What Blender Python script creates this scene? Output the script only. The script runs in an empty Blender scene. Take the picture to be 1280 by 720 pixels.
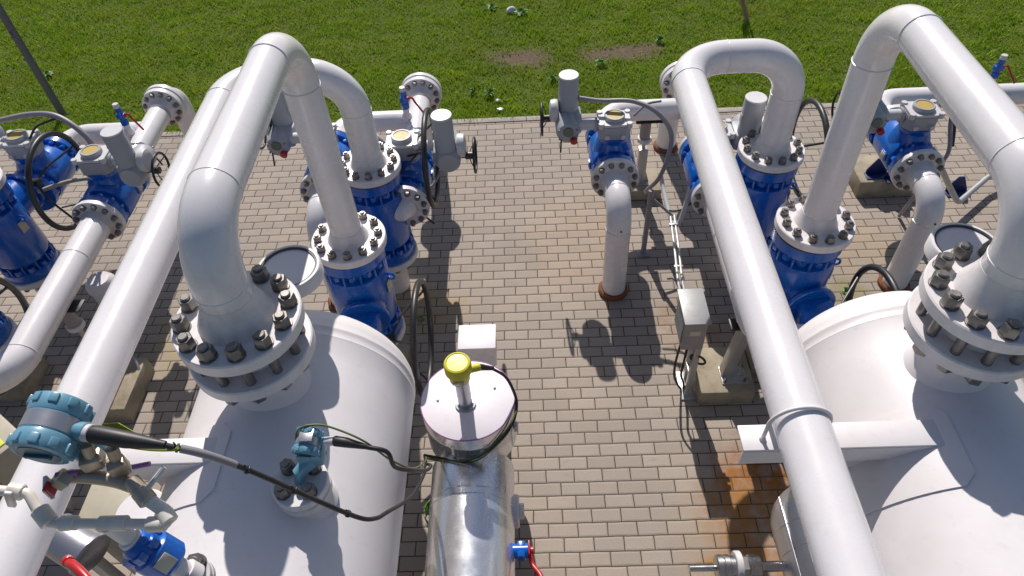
import bpy, bmesh, math, random
import numpy as np
from mathutils import Vector, Matrix

random.seed(7)
rng = np.random.default_rng(11)
PI = math.pi
S = bpy.context.scene
COL = S.collection
V = Vector

# ------------------------------------------------------------------ materials
def new_mat(name):
    m = bpy.data.materials.new(name)
    m.use_nodes = True
    nt = m.node_tree
    b = nt.nodes['Principled BSDF']
    return m, nt, b

def N(nt, typ, **kw):
    n = nt.nodes.new(typ)
    for k, v in kw.items():
        setattr(n, k, v)
    return n

def coords(nt, scale=(1, 1, 1)):
    tc = N(nt, 'ShaderNodeTexCoord')
    mp = N(nt, 'ShaderNodeMapping')
    mp.inputs['Scale'].default_value = scale
    nt.links.new(tc.outputs['Object'], mp.inputs['Vector'])
    return mp.outputs['Vector']

def world_pos(nt):
    return N(nt, 'ShaderNodeNewGeometry').outputs['Position']

def noise(nt, vec, scale, detail=4, rough=.55):
    n = N(nt, 'ShaderNodeTexNoise')
    n.inputs['Scale'].default_value = scale
    n.inputs['Detail'].default_value = detail
    n.inputs['Roughness'].default_value = rough
    nt.links.new(vec, n.inputs['Vector'])
    return n.outputs['Fac']

def ramp(nt, fac, a, b, ca=(0, 0, 0, 1), cb=(1, 1, 1, 1)):
    r = N(nt, 'ShaderNodeValToRGB')
    r.color_ramp.elements[0].position = a
    r.color_ramp.elements[1].position = b
    r.color_ramp.elements[0].color = ca
    r.color_ramp.elements[1].color = cb
    nt.links.new(fac, r.inputs['Fac'])
    return r.outputs['Color']

def mix(nt, fac, c1, c2, blend='MIX'):
    m = N(nt, 'ShaderNodeMix', data_type='RGBA', blend_type=blend)
    for sock, val in ((m.inputs[0], fac), (m.inputs[6], c1), (m.inputs[7], c2)):
        if hasattr(val, 'is_linked'):
            nt.links.new(val, sock)
        elif isinstance(val, (int, float)):
            sock.default_value = val
        else:
            sock.default_value = (*val, 1) if len(val) == 3 else val
    return m.outputs[2]

def math_(nt, op, a, b=None, clamp=False):
    m = N(nt, 'ShaderNodeMath', operation=op)
    m.use_clamp = clamp
    for i, v in enumerate((a, b)):
        if v is None:
            continue
        if hasattr(v, 'is_linked'):
            nt.links.new(v, m.inputs[i])
        else:
            m.inputs[i].default_value = v
    return m.outputs[0]

def bump(nt, bsdf, h, strength=.1, dist=.01):
    b = N(nt, 'ShaderNodeBump')
    b.inputs['Strength'].default_value = strength
    b.inputs['Distance'].default_value = dist
    nt.links.new(h, b.inputs['Height'])
    nt.links.new(b.outputs['Normal'], bsdf.inputs['Normal'])

def paint(name, col, rough=.35, dirt=(.35, .3, .25), amount=.25, metal=0., coat=0., spec=.5, dscale=7., orange=.05):
    """coat of paint (or bare metal) with blotchy dust, small chips and a faint orange peel"""
    m, nt, b = new_mat(name)
    p = world_pos(nt)
    big = ramp(nt, noise(nt, p, dscale, 6, .62), .42, .78)
    speck = ramp(nt, noise(nt, p, 90, 2, .5), .70, .80)
    tone = ramp(nt, noise(nt, p, 2.3, 3), .3, .7, (.93, .93, .94, 1), (1, 1, 1, 1))
    c = mix(nt, 1.0, col, tone, 'MULTIPLY')
    c = mix(nt, math_(nt, 'MULTIPLY', big, amount), c, dirt)
    c = mix(nt, math_(nt, 'MULTIPLY', speck, amount * .55), c, tuple(x * .6 for x in dirt))
    mp = N(nt, 'ShaderNodeMapping')
    mp.inputs['Scale'].default_value = (22, 22, 1.6)
    nt.links.new(p, mp.inputs['Vector'])
    runs = ramp(nt, noise(nt, mp.outputs['Vector'], 1., 4, .6), .60, .80)
    c = mix(nt, math_(nt, 'MULTIPLY', runs, amount * .9), c, tuple(x * .75 for x in dirt))
    nt.links.new(c, b.inputs['Base Color'])
    r = math_(nt, 'ADD', math_(nt, 'MULTIPLY', noise(nt, p, 14, 4), .22), rough - .11, True)
    nt.links.new(r, b.inputs['Roughness'])
    b.inputs['Metallic'].default_value = metal
    b.inputs['Specular IOR Level'].default_value = spec
    b.inputs['Coat Weight'].default_value = coat
    b.inputs['Coat Roughness'].default_value = .12
    if orange:
        bump(nt, b, noise(nt, p, 60, 3), orange, .004)
    return m

M = {}
M['white'] = paint('white_pipe_paint', (.76, .725, .735), .28, (.50, .46, .42), .18, coat=.35)
M['vessel'] = paint('vessel_paint', (.75, .71, .715), .44, (.50, .44, .41), .25, dscale=3.2)
M['flangewhite'] = paint('flange_paint', (.74, .70, .705), .42, (.36, .31, .26), .34, dscale=16)
M['blue'] = paint('blue_valve_paint', (.001, .105, .48), .26, (.02, .09, .22), .14, coat=.35)
M['bluedark'] = paint('blue_groove_paint', (.006, .040, .30), .38, (.03, .05, .12), .35)
M['bluelite'] = paint('light_blue_paint', (.02, .16, .62), .32, (.10, .15, .25), .2, coat=.2)
M['grey'] = paint('grey_housing_paint', (.36, .37, .40), .42, (.40, .36, .30), .25)
M['lite'] = paint('light_housing_paint', (.60, .585, .60), .42, (.42, .37, .30), .28)
M['dark'] = paint('dark_iron', (.022, .021, .024), .42, (.10, .09, .08), .3)
M['bolt'] = paint('zinc_bolt', (.25, .235, .225), .42, (.13, .10, .075), .55, metal=.75, dscale=40)
M['stud'] = paint('stud_steel', (.16, .15, .145), .45, (.10, .075, .05), .5, metal=.6, dscale=40)
M['galv'] = paint('galvanised_steel', (.50, .50, .49), .42, (.32, .29, .25), .35, metal=.55, dscale=18)
M['steelplate'] = paint('stainless_cladding', (.84, .85, .88), .26, (.70, .70, .70), .06, metal=.85, dscale=3, orange=.03)
M['fitting'] = paint('stainless_fitting', (.55, .54, .53), .28, (.30, .25, .2), .3, metal=1., dscale=30)
M['concrete'] = paint('concrete_block', (.38, .325, .24), .88, (.16, .12, .07), .7, spec=.25, dscale=6, orange=.5)
M['rust'] = paint('rusty_collar', (.22, .085, .040), .8, (.10, .05, .03), .6, spec=.2, dscale=14, orange=.5)
M['kerb'] = paint('kerb_concrete', (.40, .355, .325), .9, (.22, .20, .15), .5, spec=.2, orange=.6)
M['red'] = paint('red_plastic', (.45, .012, .020), .35, (.2, .05, .04), .2)
M['yellow'] = paint('yellow_plastic', (.62, .56, .035), .4, (.3, .26, .06), .25)
M['lime'] = paint('yellow_sticker', (.60, .66, .02), .5, (.4, .4, .08), .25)
M['teal'] = paint('teal_enamel', (.135, .31, .42), .36, (.06, .12, .16), .25, coat=.2)
M['tealdark'] = paint('dark_teal_enamel', (.03, .10, .15), .4, (.05, .07, .08), .3)
M['cable'] = paint('black_cable', (.018, .016, .018), .48, (.10, .09, .08), .25)
M['conduit'] = paint('grey_conduit', (.27, .25, .27), .42, (.2, .17, .15), .3)
M['greyband'] = paint('brushed_band', (.42, .42, .46), .32, (.3, .26, .24), .25, metal=.7)
M['ochre'] = paint('ochre_indicator', (.47, .33, .075), .5, (.3, .22, .08), .3)
M['cream'] = paint('cream_label', (.55, .50, .40), .5, (.35, .28, .2), .4)
M['brass'] = paint('brass_valve', (.50, .42, .33), .36, (.25, .17, .10), .4, metal=.55)
M['beige'] = paint('beige_enamel', (.44, .40, .31), .55, (.27, .22, .15), .35)
M['lcd'] = paint('display_window', (.12, .15, .12), .15, (.1, .1, .1), .1)
M['green'] = paint('earth_wire', (.10, .13, .035), .45, (.2, .2, .05), .3)
M['domeclad'] = paint('dull_cladding', (.62, .62, .65), .34, (.42, .38, .34), .25, metal=.85)
M['tube'] = paint('ivory_pipe_paint', (.74, .68, .62), .4, (.35, .27, .18), .4, dscale=20)
M['boxgrey'] = paint('box_grey', (.33, .33, .33), .5, (.2, .19, .17), .4, metal=.2)
M['olive'] = paint('olive_tape', (.30, .34, .02), .5, (.3, .3, .08), .3)
M['violet'] = paint('purple_gasket', (.34, .15, .36), .4, (.2, .1, .2), .2)
M['stem'] = paint('plant_leaf', (.09, .22, .020), .6, (.06, .08, .02), .3)
M['straw'] = paint('dry_straw', (.66, .56, .34), .8, (.3, .22, .1), .4)
M['stone'] = paint('pale_stone', (.60, .60, .62), .8, (.3, .28, .25), .4)
M['mast'] = paint('dark_mast_paint', (.12, .12, .135), .45, (.2, .2, .2), .2)
M['lid'] = paint('white_lid_paint', (.84, .79, .83), .42, (.5, .45, .42), .15)
M['navy'] = paint('navy_bracket', (.006, .02, .12), .4, (.03, .04, .08), .3)

# white coat with a soft ivory tint towards the weld neck of the vessel riser (primer tone seen on the pipe itself)
def make_paver_mat():
    m, nt, b = new_mat('block_paving')
    p = world_pos(nt)
    off = N(nt, 'ShaderNodeVectorMath', operation='ADD')
    nt.links.new(p, off.inputs[0])
    off.inputs[1].default_value = (-.5483 + 20.0, -3.0556 + 10.1, 0)
    wob = N(nt, 'ShaderNodeTexNoise')
    wob.inputs['Scale'].default_value = 9
    wob.inputs['Detail'].default_value = 2
    nt.links.new(p, wob.inputs['Vector'])
    w1 = N(nt, 'ShaderNodeVectorMath', operation='SUBTRACT')
    nt.links.new(wob.outputs['Color'], w1.inputs[0])
    w1.inputs[1].default_value = (.5, .5, .5)
    w2 = N(nt, 'ShaderNodeVectorMath', operation='SCALE')
    nt.links.new(w1.outputs[0], w2.inputs[0])
    w2.inputs['Scale'].default_value = .008
    add = N(nt, 'ShaderNodeVectorMath', operation='ADD')
    nt.links.new(off.outputs[0], add.inputs[0])
    nt.links.new(w2.outputs[0], add.inputs[1])

    def brick(mortar, smooth, c1, c2, bias=0.):
        n = N(nt, 'ShaderNodeTexBrick')
        n.offset = .5
        n.offset_frequency = 2
        n.squash = 1
        n.inputs['Color1'].default_value = (*c1, 1)
        n.inputs['Color2'].default_value = (*c2, 1)
        n.inputs['Mortar'].default_value = (.5, .5, .5, 1)
        n.inputs['Scale'].default_value = 1
        n.inputs['Mortar Size'].default_value = mortar
        n.inputs['Mortar Smooth'].default_value = smooth
        n.inputs['Bias'].default_value = bias
        n.inputs['Brick Width'].default_value = .2
        n.inputs['Row Height'].default_value = .1
        nt.links.new(add.outputs[0], n.inputs['Vector'])
        return n
    base = brick(.0040, .25, (.355, .300, .255), (.435, .372, .315))
    wide = brick(.016, 1.0, (0, 0, 0), (0, 0, 0))
    odd = brick(.0040, .25, (0, 0, 0), (1, 1, 1))
    # every paver has its own tint; the faces carry blotches and a smudge towards some ends
    blotch = ramp(nt, noise(nt, p, 11, 5, .6), .40, .75)
    fine = ramp(nt, noise(nt, p, 120, 3, .7), .30, .72, (.80, .80, .80, 1), (1.06, 1.06, 1.06, 1))
    big = ramp(nt, noise(nt, p, .9, 4), .35, .70, (.86, .87, .88, 1), (1.03, 1.0, .97, 1))
    smx = N(nt, 'ShaderNodeMapping')
    smx.inputs['Scale'].default_value = (8, 26, 1)
    nt.links.new(p, smx.inputs['Vector'])
    smudge = ramp(nt, noise(nt, smx.outputs['Vector'], 1., 3, .5), .62, .78)
    c = mix(nt, 1.0, base.outputs['Color'], fine, 'MULTIPLY')
    c = mix(nt, 1.0, c, big, 'MULTIPLY')
    c = mix(nt, math_(nt, 'MULTIPLY', blotch, .22), c, (.30, .24, .20))
    c = mix(nt, math_(nt, 'MULTIPLY', smudge, .35), c, (.20, .175, .165))
    oddf = ramp(nt, odd.outputs['Color'], .80, .95)
    c = mix(nt, math_(nt, 'MULTIPLY', oddf, .30), c, (.22, .185, .165))
    edge = math_(nt, 'MULTIPLY', wide.outputs['Fac'], .22)
    c = mix(nt, edge, c, (.24, .19, .15))
    # rusty run-off stains and mossy patches, each with its own place
    sep = N(nt, 'ShaderNodeSeparateXYZ')
    nt.links.new(p, sep.inputs[0])
    def spot(cx, cy, rx, ry, lo=.15, hi=.95, sc=7.):
        dx = math_(nt, 'DIVIDE', math_(nt, 'SUBTRACT', sep.outputs[0], cx), rx)
        dy = math_(nt, 'DIVIDE', math_(nt, 'SUBTRACT', sep.outputs[1], cy), ry)
        d = math_(nt, 'SQRT', math_(nt, 'ADD', math_(nt, 'MULTIPLY', dx, dx), math_(nt, 'MULTIPLY', dy, dy)))
        d = math_(nt, 'SUBTRACT', 1.0, d, True)
        n = ramp(nt, noise(nt, p, sc, 5, .65), .30, .68)
        return math_(nt, 'MULTIPLY', ramp(nt, d, lo * .2, hi * .55), n)
    for cx, cy, rx, ry, col, amt in (
            (1.52, 2.12, .50, .68, (.27, .092, .014), 1.35),
            (1.33, 2.22, .16, .20, (.30, .11, .015), .9),
            (1.10, 1.72, .14, .10, (.34, .15, .03), 1.1),
            (1.40, 1.90, .60, .62, (.38, .23, .09), .55),
            (.45, 4.75, .60, .90, (.46, .30, .18), .42),
            (-1.0, 4.0, .55, .40, (.38, .25, .07), .70),
            (1.30, 3.75, .40, .40, (.28, .16, .08), .75),
            (2.72, 4.05, .22, .22, (.22, .19, .04), .85),
            (-2.9, 3.8, .6, .5, (.40, .30, .10), .55),
            (3.0, 4.55, .5, .5, (.40, .26, .10), .45),
            (-.62, 3.05, .22, .22, (.16, .12, .03), .85)):
        c = mix(nt, math_(nt, 'MULTIPLY', spot(cx, cy, rx, ry), amt), c, col)
    moss = ramp(nt, noise(nt, p, 2.1, 5, .7), .50, .70)
    joint = mix(nt, moss, (.055, .042, .034), (.075, .070, .024))
    sandy = ramp(nt, noise(nt, p, 3.1, 6, .7), .56, .72)
    c = mix(nt, math_(nt, 'MULTIPLY', math_(nt, 'MULTIPLY', wide.outputs['Fac'], sandy), .75), c, (.30, .255, .175))
    pits = ramp(nt, noise(nt, p, 46, 2, .5), .70, .76)
    c = mix(nt, math_(nt, 'MULTIPLY', pits, .45), c, (.15, .12, .10))
    c = mix(nt, base.outputs['Fac'], c, joint)
    nt.links.new(c, b.inputs['Base Color'])
    b.inputs['Roughness'].default_value = .86
    b.inputs['Specular IOR Level'].default_value = .28
    h = math_(nt, 'SUBTRACT', math_(nt, 'MULTIPLY', noise(nt, p, 160, 3), .25), math_(nt, 'MULTIPLY', wide.outputs['Fac'], 1.0))
    bump(nt, b, h, .55, .006)
    return m
M['paver'] = make_paver_mat()

def make_lawn_mat():
    m, nt, b = new_mat('lawn_soil')
    p = world_pos(nt)
    n1 = ramp(nt, noise(nt, p, 1.3, 6, .65), .35, .68)
    n2 = ramp(nt, noise(nt, p, 26, 4, .7), .3, .7)
    c = mix(nt, n1, (.075, .130, .010), (.120, .160, .020))
    c = mix(nt, math_(nt, 'MULTIPLY', n2, .6), c, (.085, .075, .030))
    sep = N(nt, 'ShaderNodeSeparateXYZ')
    nt.links.new(p, sep.inputs[0])
    for cx, cy, rx, ry in ((-.05, 8.18, .62, .32), (1.2, 8.22, .75, .26), (1.55, 8.3, .4, .16)):
        dx = math_(nt, 'DIVIDE', math_(nt, 'SUBTRACT', sep.outputs[0], cx), rx)
        dy = math_(nt, 'DIVIDE', math_(nt, 'SUBTRACT', sep.outputs[1], cy), ry)
        d = math_(nt, 'SQRT', math_(nt, 'ADD', math_(nt, 'MULTIPLY', dx, dx), math_(nt, 'MULTIPLY', dy, dy)))
        d = math_(nt, 'ADD', d, math_(nt, 'MULTIPLY', math_(nt, 'SUBTRACT', noise(nt, p, 5, 4), .5), .9))
        f = ramp(nt, d, .55, 1.0, (1, 1, 1, 1), (0, 0, 0, 1))
        soil = mix(nt, n2, (.185, .140, .095), (.100, .074, .048))
        c = mix(nt, f, c, soil)
    nt.links.new(c, b.inputs['Base Color'])
    b.inputs['Roughness'].default_value = .95
    b.inputs['Specular IOR Level'].default_value = .15
    bump(nt, b, noise(nt, p, 30, 5, .7), .8, .03)
    return m
M['lawn'] = make_lawn_mat()

def make_blade_mat():
    m, nt, b = new_mat('grass_blades')
    p = world_pos(nt)
    at = N(nt, 'ShaderNodeAttribute')
    at.attribute_name = 'tint'
    patch = ramp(nt, noise(nt, p, 2.2, 8, .72), .36, .64)
    c = mix(nt, patch, (.125, .275, .003), (.315, .455, .012))
    c = mix(nt, at.outputs['Fac'], c, (.46, .54, .07))
    dry = ramp(nt, noise(nt, p, .8, 7, .75), .50, .68)
    c = mix(nt, math_(nt, 'MULTIPLY', dry, .55), c, (.31, .31, .05))
    nt.links.new(c, b.inputs['Base Color'])
    b.inputs['Roughness'].default_value = .6
    b.inputs['Specular IOR Level'].default_value = .25
    tr = N(nt, 'ShaderNodeBsdfTranslucent')
    nt.links.new(c, tr.inputs['Color'])
    mx = N(nt, 'ShaderNodeMixShader')
    mx.inputs[0].default_value = .25
    nt.links.new(b.outputs[0], mx.inputs[1])
    nt.links.new(tr.outputs[0], mx.inputs[2])
    nt.links.new(mx.outputs[0], nt.nodes['Material Output'].inputs['Surface'])
    return m
M['blade'] = make_blade_mat()

# ------------------------------------------------------------------ mesh helpers
def basis(axis):
    a = V(axis).normalized()
    t = V((0, 0, 1)) if abs(a.z) < .9 else V((0, 1, 0))
    x = t.cross(a).normalized()
    y = a.cross(x).normalized()
    return x, y, a

class MB:
    def __init__(self):
        self.v, self.f, self.m = [], [], []
    def add(self, vs, fs, mi=0):
        o = len(self.v)
        self.v += [V(p) for p in vs]
        self.f += [[i + o for i in q] for q in fs]
        self.m += [mi] * len(fs)
        return self
    def lathe(self, prof, o, axis, n=40, mi=0, ang=None):
        """prof: [(radius, height along axis)]; radius 0 closes the end"""
        x, y, a = basis(axis)
        o = V(o)
        vs, fs, rings = [], [], []
        for r, h in prof:
            if r < 1e-6:
                rings.append([len(vs)])
                vs.append(o + a * h)
            else:
                st = len(vs)
                for k in range(n):
                    t = 2 * PI * k / n
                    vs.append(o + a * h + (x * math.cos(t) + y * math.sin(t)) * r)
                rings.append(list(range(st, st + n)))
        for A, B in zip(rings, rings[1:]):
            if len(A) == 1 and len(B) == 1:
                continue
            for k in range(n):
                k2 = (k + 1) % n
                if len(A) == 1:
                    fs.append([A[0], B[k2], B[k]])
                elif len(B) == 1:
                    fs.append([A[k], A[k2], B[0]])
                else:
                    fs.append([A[k], A[k2], B[k2], B[k]])
        return self.add(vs, fs, mi)
    def cyl(self, p0, p1, r, n=24, mi=0, ch=None, r1=None):
        p0, p1 = V(p0), V(p1)
        L = (p1 - p0).length
        r1 = r if r1 is None else r1
        c = min(r, L) * .12 if ch is None else ch
        c = min(c, L * .45, r * .9, r1 * .9)
        return self.lathe([(0, 0), (r - c, 0), (r, c), (r1, L - c), (r1 - c, L), (0, L)], p0, p1 - p0, n, mi)
    def disc(self, o, axis, r, t, n=32, mi=0, ch=.004):
        o, a = V(o), V(axis).normalized()
        return self.cyl(o, o + a * t, r, n, mi, ch)
    def ring(self, o, axis, ro, ri, t, n=40, mi=0, ch=.004):
        return self.lathe([(ri, 0), (ro - ch, 0), (ro, ch), (ro, t - ch), (ro - ch, t), (ri, t), (ri, 0)], o, axis, n, mi)
    def hexp(self, o, axis, af, h, mi=0, n=6, ch=.12):
        r = af / math.sqrt(3)
        return self.lathe([(0, 0), (r, 0), (r, h * (1 - ch)), (r * .88, h), (0, h)], o, axis, n, mi)
    def box(self, c, size, rot=None, bev=.006, mi=0, seg=2):
        bm = bmesh.new()
        bmesh.ops.create_cube(bm, size=1)
        for w in bm.verts:
            w.co = V((w.co.x * size[0], w.co.y * size[1], w.co.z * size[2]))
        b = min(bev, min(size) * .45)
        if b > 0:
            bmesh.ops.bevel(bm, geom=bm.edges[:], offset=b, segments=seg, affect='EDGES', profile=.5)
        R = rot if rot is not None else Matrix.Identity(3)
        vs = [R @ w.co + V(c) for w in bm.verts]
        bm.verts.index_update()
        fs = [[w.index for w in q.verts] for q in bm.faces]
        bm.free()
        return self.add(vs, fs, mi)
    def prism(self, poly, axis_vec, mi=0):
        """poly: 3-D points in order; extruded by axis_vec"""
        n = len(poly)
        a = V(axis_vec)
        vs = [V(p) for p in poly] + [V(p) + a for p in poly]
        fs = [list(range(n))[::-1], list(range(n, 2 * n))]
        fs += [[i, (i + 1) % n, n + (i + 1) % n, n + i] for i in range(n)]
        return self.add(vs, fs, mi)
    def tube(self, pts, r, n=24, mi=0, caps=True):
        pts = [V(p) for p in pts]
        m = len(pts)
        rs = list(r) if hasattr(r, '__len__') else [r] * m
        tans = []
        for i in range(m):
            a = pts[min(i + 1, m - 1)] - pts[max(i - 1, 0)]
            tans.append(a.normalized())
        x, y, _ = basis(tans[0])
        vs, fs = [], []
        for i in range(m):
            if i:
                q = tans[i - 1].rotation_difference(tans[i])
                x = q @ x
                y = tans[i].cross(x).normalized()
                x = y.cross(tans[i]).normalized()
            for k in range(n):
                t = 2 * PI * k / n
                vs.append(pts[i] + (x * math.cos(t) + y * math.sin(t)) * rs[i])
        for i in range(m - 1):
            for k in range(n):
                k2 = (k + 1) % n
                fs.append([i * n + k, i * n + k2, (i + 1) * n + k2, (i + 1) * n + k])
        if caps:
            fs.append(list(range(n))[::-1])
            fs.append([(m - 1) * n + k for k in range(n)])
        return self.add(vs, fs, mi)
    def torus(self, o, axis, R, r, n=48, k=12, a0=0., a1=2 * PI, mi=0, up=None):
        x, y, a = basis(axis)
        if up is not None:
            y = V(up).normalized()
            x = y.cross(a).normalized()
        full = abs(a1 - a0 - 2 * PI) < 1e-6
        if full:
            vs, fs = [], []
            for i in range(n):
                t = 2 * PI * i / n
                d = x * math.cos(t) + y * math.sin(t)
                for j in range(k):
                    s = 2 * PI * j / k
                    vs.append(V(o) + d * (R + r * math.cos(s)) + a * r * math.sin(s))
            for i in range(n):
                for j in range(k):
                    i2, j2 = (i + 1) % n, (j + 1) % k
                    fs.append([i * k + j, i2 * k + j, i2 * k + j2, i * k + j2])
            return self.add(vs, fs, mi)
        pts = [V(o) + (x * math.cos(a0 + (a1 - a0) * i / n) + y * math.sin(a0 + (a1 - a0) * i / n)) * R for i in range(n + 1)]
        return self.tube(pts, r, k, mi)

def fillet(pts, R, n=12):
    """polyline with rounded corners"""
    pts = [V(p) for p in pts]
    out = [pts[0]]
    for i in range(1, len(pts) - 1):
        r = R[i - 1] if hasattr(R, '__len__') else R
        a = (pts[i - 1] - pts[i]).normalized()
        b = (pts[i + 1] - pts[i]).normalized()
        ang = a.angle(b)
        d = r / math.tan(ang / 2)
        c = pts[i] + (a + b).normalized() * (r / math.sin(ang / 2))
        s, e = pts[i] + a * d, pts[i] + b * d
        u, w = (s - c).normalized(), (e - c).normalized()
        tot = u.angle(w)
        for k in range(n + 1):
            t = k / n
            out.append(c + (u * math.sin((1 - t) * tot) + w * math.sin(t * tot)) / math.sin(tot) * r)
    out.append(pts[-1])
    return out

def spline(pts, n=10):
    P = [V(p) for p in pts]
    P = [P[0] * 2 - P[1]] + P + [P[-1] * 2 - P[-2]]
    out = []
    for i in range(1, len(P) - 2):
        p0, p1, p2, p3 = P[i - 1:i + 3]
        for k in range(n):
            t = k / n
            out.append(.5 * ((2 * p1) + (p2 - p0) * t + (2 * p0 - 5 * p1 + 4 * p2 - p3) * t * t + (3 * p1 - p0 - 3 * p2 + p3) * t ** 3))
    out.append(P[-2])
    return out

def make_mesh(name, mb, mats, off=V((0, 0, 0)), sharp=38):
    me = bpy.data.meshes.new(name)
    bm = bmesh.new()
    vs = [bm.verts.new(p - off) for p in mb.v]
    for q, mi in zip(mb.f, mb.m):
        try:
            f = bm.faces.new([vs[i] for i in q])
            f.smooth = True
            f.material_index = mi
        except ValueError:
            pass
    bmesh.ops.recalc_face_normals(bm, faces=bm.faces[:])
    lim = math.radians(sharp)
    for e in bm.edges:
        if len(e.link_faces) == 2:
            e.smooth = e.calc_face_angle(0) < lim
    bm.to_mesh(me)
    bm.free()
    for m in (mats if isinstance(mats, (list, tuple)) else [mats]):
        me.materials.append(m)
    return me

def root_of(o):
    while o.parent:
        o = o.parent
    return o

def thing(name, label, cat, loc=(0, 0, 0), group=None):
    o = bpy.data.objects.new(name, None)
    COL.objects.link(o)
    o.location = loc
    o.empty_display_size = .1
    o['label'] = label
    o['category'] = cat
    if group:
        o['group'] = group
    return o

def part(name, mb, mats, parent, label=None):
    """mb is given in world coordinates; the thing's own location is taken off"""
    off = V(root_of(parent).location)
    o = bpy.data.objects.new(name, make_mesh(name, mb, mats, off))
    COL.objects.link(o)
    o.parent = parent
    if label:
        o['label'] = label
    return o

def single(name, mb, mats, label, cat, loc=(0, 0, 0), group=None):
    o = bpy.data.objects.new(name, make_mesh(name, mb, mats, V(loc)))
    COL.objects.link(o)
    o.location = loc
    o['label'] = label
    o['category'] = cat
    if group:
        o['group'] = group
    return o

def structure(name, mb, mat):
    o = bpy.data.objects.new(name, make_mesh(name, mb, mat))
    COL.objects.link(o)
    o['kind'] = 'structure'
    return o

def copy_tree(root, loc, label, rotz=None, skip=()):
    r = root.copy()
    COL.objects.link(r)
    r.location = loc
    if rotz is not None:
        r.rotation_euler = (0, 0, rotz)
    r['label'] = label
    for ch in list(root.children):
        if ch.name.split('.')[0] in skip:
            continue
        c = ch.copy()
        COL.objects.link(c)
        c.parent = r
        for g in list(ch.children):
            d = g.copy()
            COL.objects.link(d)
            d.parent = c
    return r

# bolt meshes: axis +Z, z=0 at the flange face
def bolt_mesh(name, af, h, stud_r, out, down=0., mat='bolt'):
    b = MB()
    b.disc((0, 0, 0), (0, 0, 1), af * .62, .006, 20, ch=.001)
    b.hexp((0, 0, .006), (0, 0, 1), af, h)
    b.cyl((0, 0, h), (0, 0, h + out), stud_r, 14, ch=.004)
    if down:
        b.cyl((0, 0, -down), (0, 0, .002), stud_r, 14)
        b.hexp((0, 0, -down), (0, 0, -1), af, h * .9)
    return make_mesh(name, b, M[mat])
BOLT = bolt_mesh('bolt', .046, .036, .0145, .016)
BIGBOLT = bolt_mesh('stud_bolt', .060, .050, .0205, .018, down=.246)
VBOLT = bolt_mesh('flange_bolt', .038, .026, .012, .012)
TXBOLT = bolt_mesh('transmitter_bolt', .050, .040, .016, .014)

def bolts(parent, c, axis, R, n, mesh, a0=0., name='bolt', skipf=None):
    off = V(root_of(parent).location)
    x, y, a = basis(axis)
    for k in range(n):
        t = a0 + 2 * PI * k / n
        p = V(c) + (x * math.cos(t) + y * math.sin(t)) * R
        if skipf and skipf(p):
            continue
        o = bpy.data.objects.new(name, mesh)
        COL.objects.link(o)
        o.parent = parent
        tw = random.uniform(0, PI / 3)
        m3 = Matrix((x * math.cos(tw) + y * math.sin(tw), y * math.cos(tw) - x * math.sin(tw), a)).transposed()
        o.matrix_local = Matrix.Translation(p - off) @ m3.to_4x4() @ Matrix.Diagonal((1, 1, random.uniform(.90, 1.12) if mesh is not BIGBOLT else random.uniform(.97, 1.03), 1))

def weld(mb, o, axis, r, mi=0):
    mb.torus(o, axis, r + .0005, .0042, 40, 8, mi=mi)

# ------------------------------------------------------------------ the setting
b = MB(); b.box((0, 3.0, -.06), (400, 400, .08), bev=0)
lawn = structure('lawn', b, M['lawn'])
b = MB(); b.add([(-14, -6, 0), (14, -6, 0), (14, 6.785, 0), (-14, 6.785, 0)], [[0, 1, 2, 3]])
structure('paving', b, M['paver'])
b = MB()
x = -14.
while x < 14:
    b.box((x + .498, 6.835, -.045), (.994, .085, .11), bev=.006)
    x += 1.0
structure('kerb', b, M['kerb'])

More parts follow.
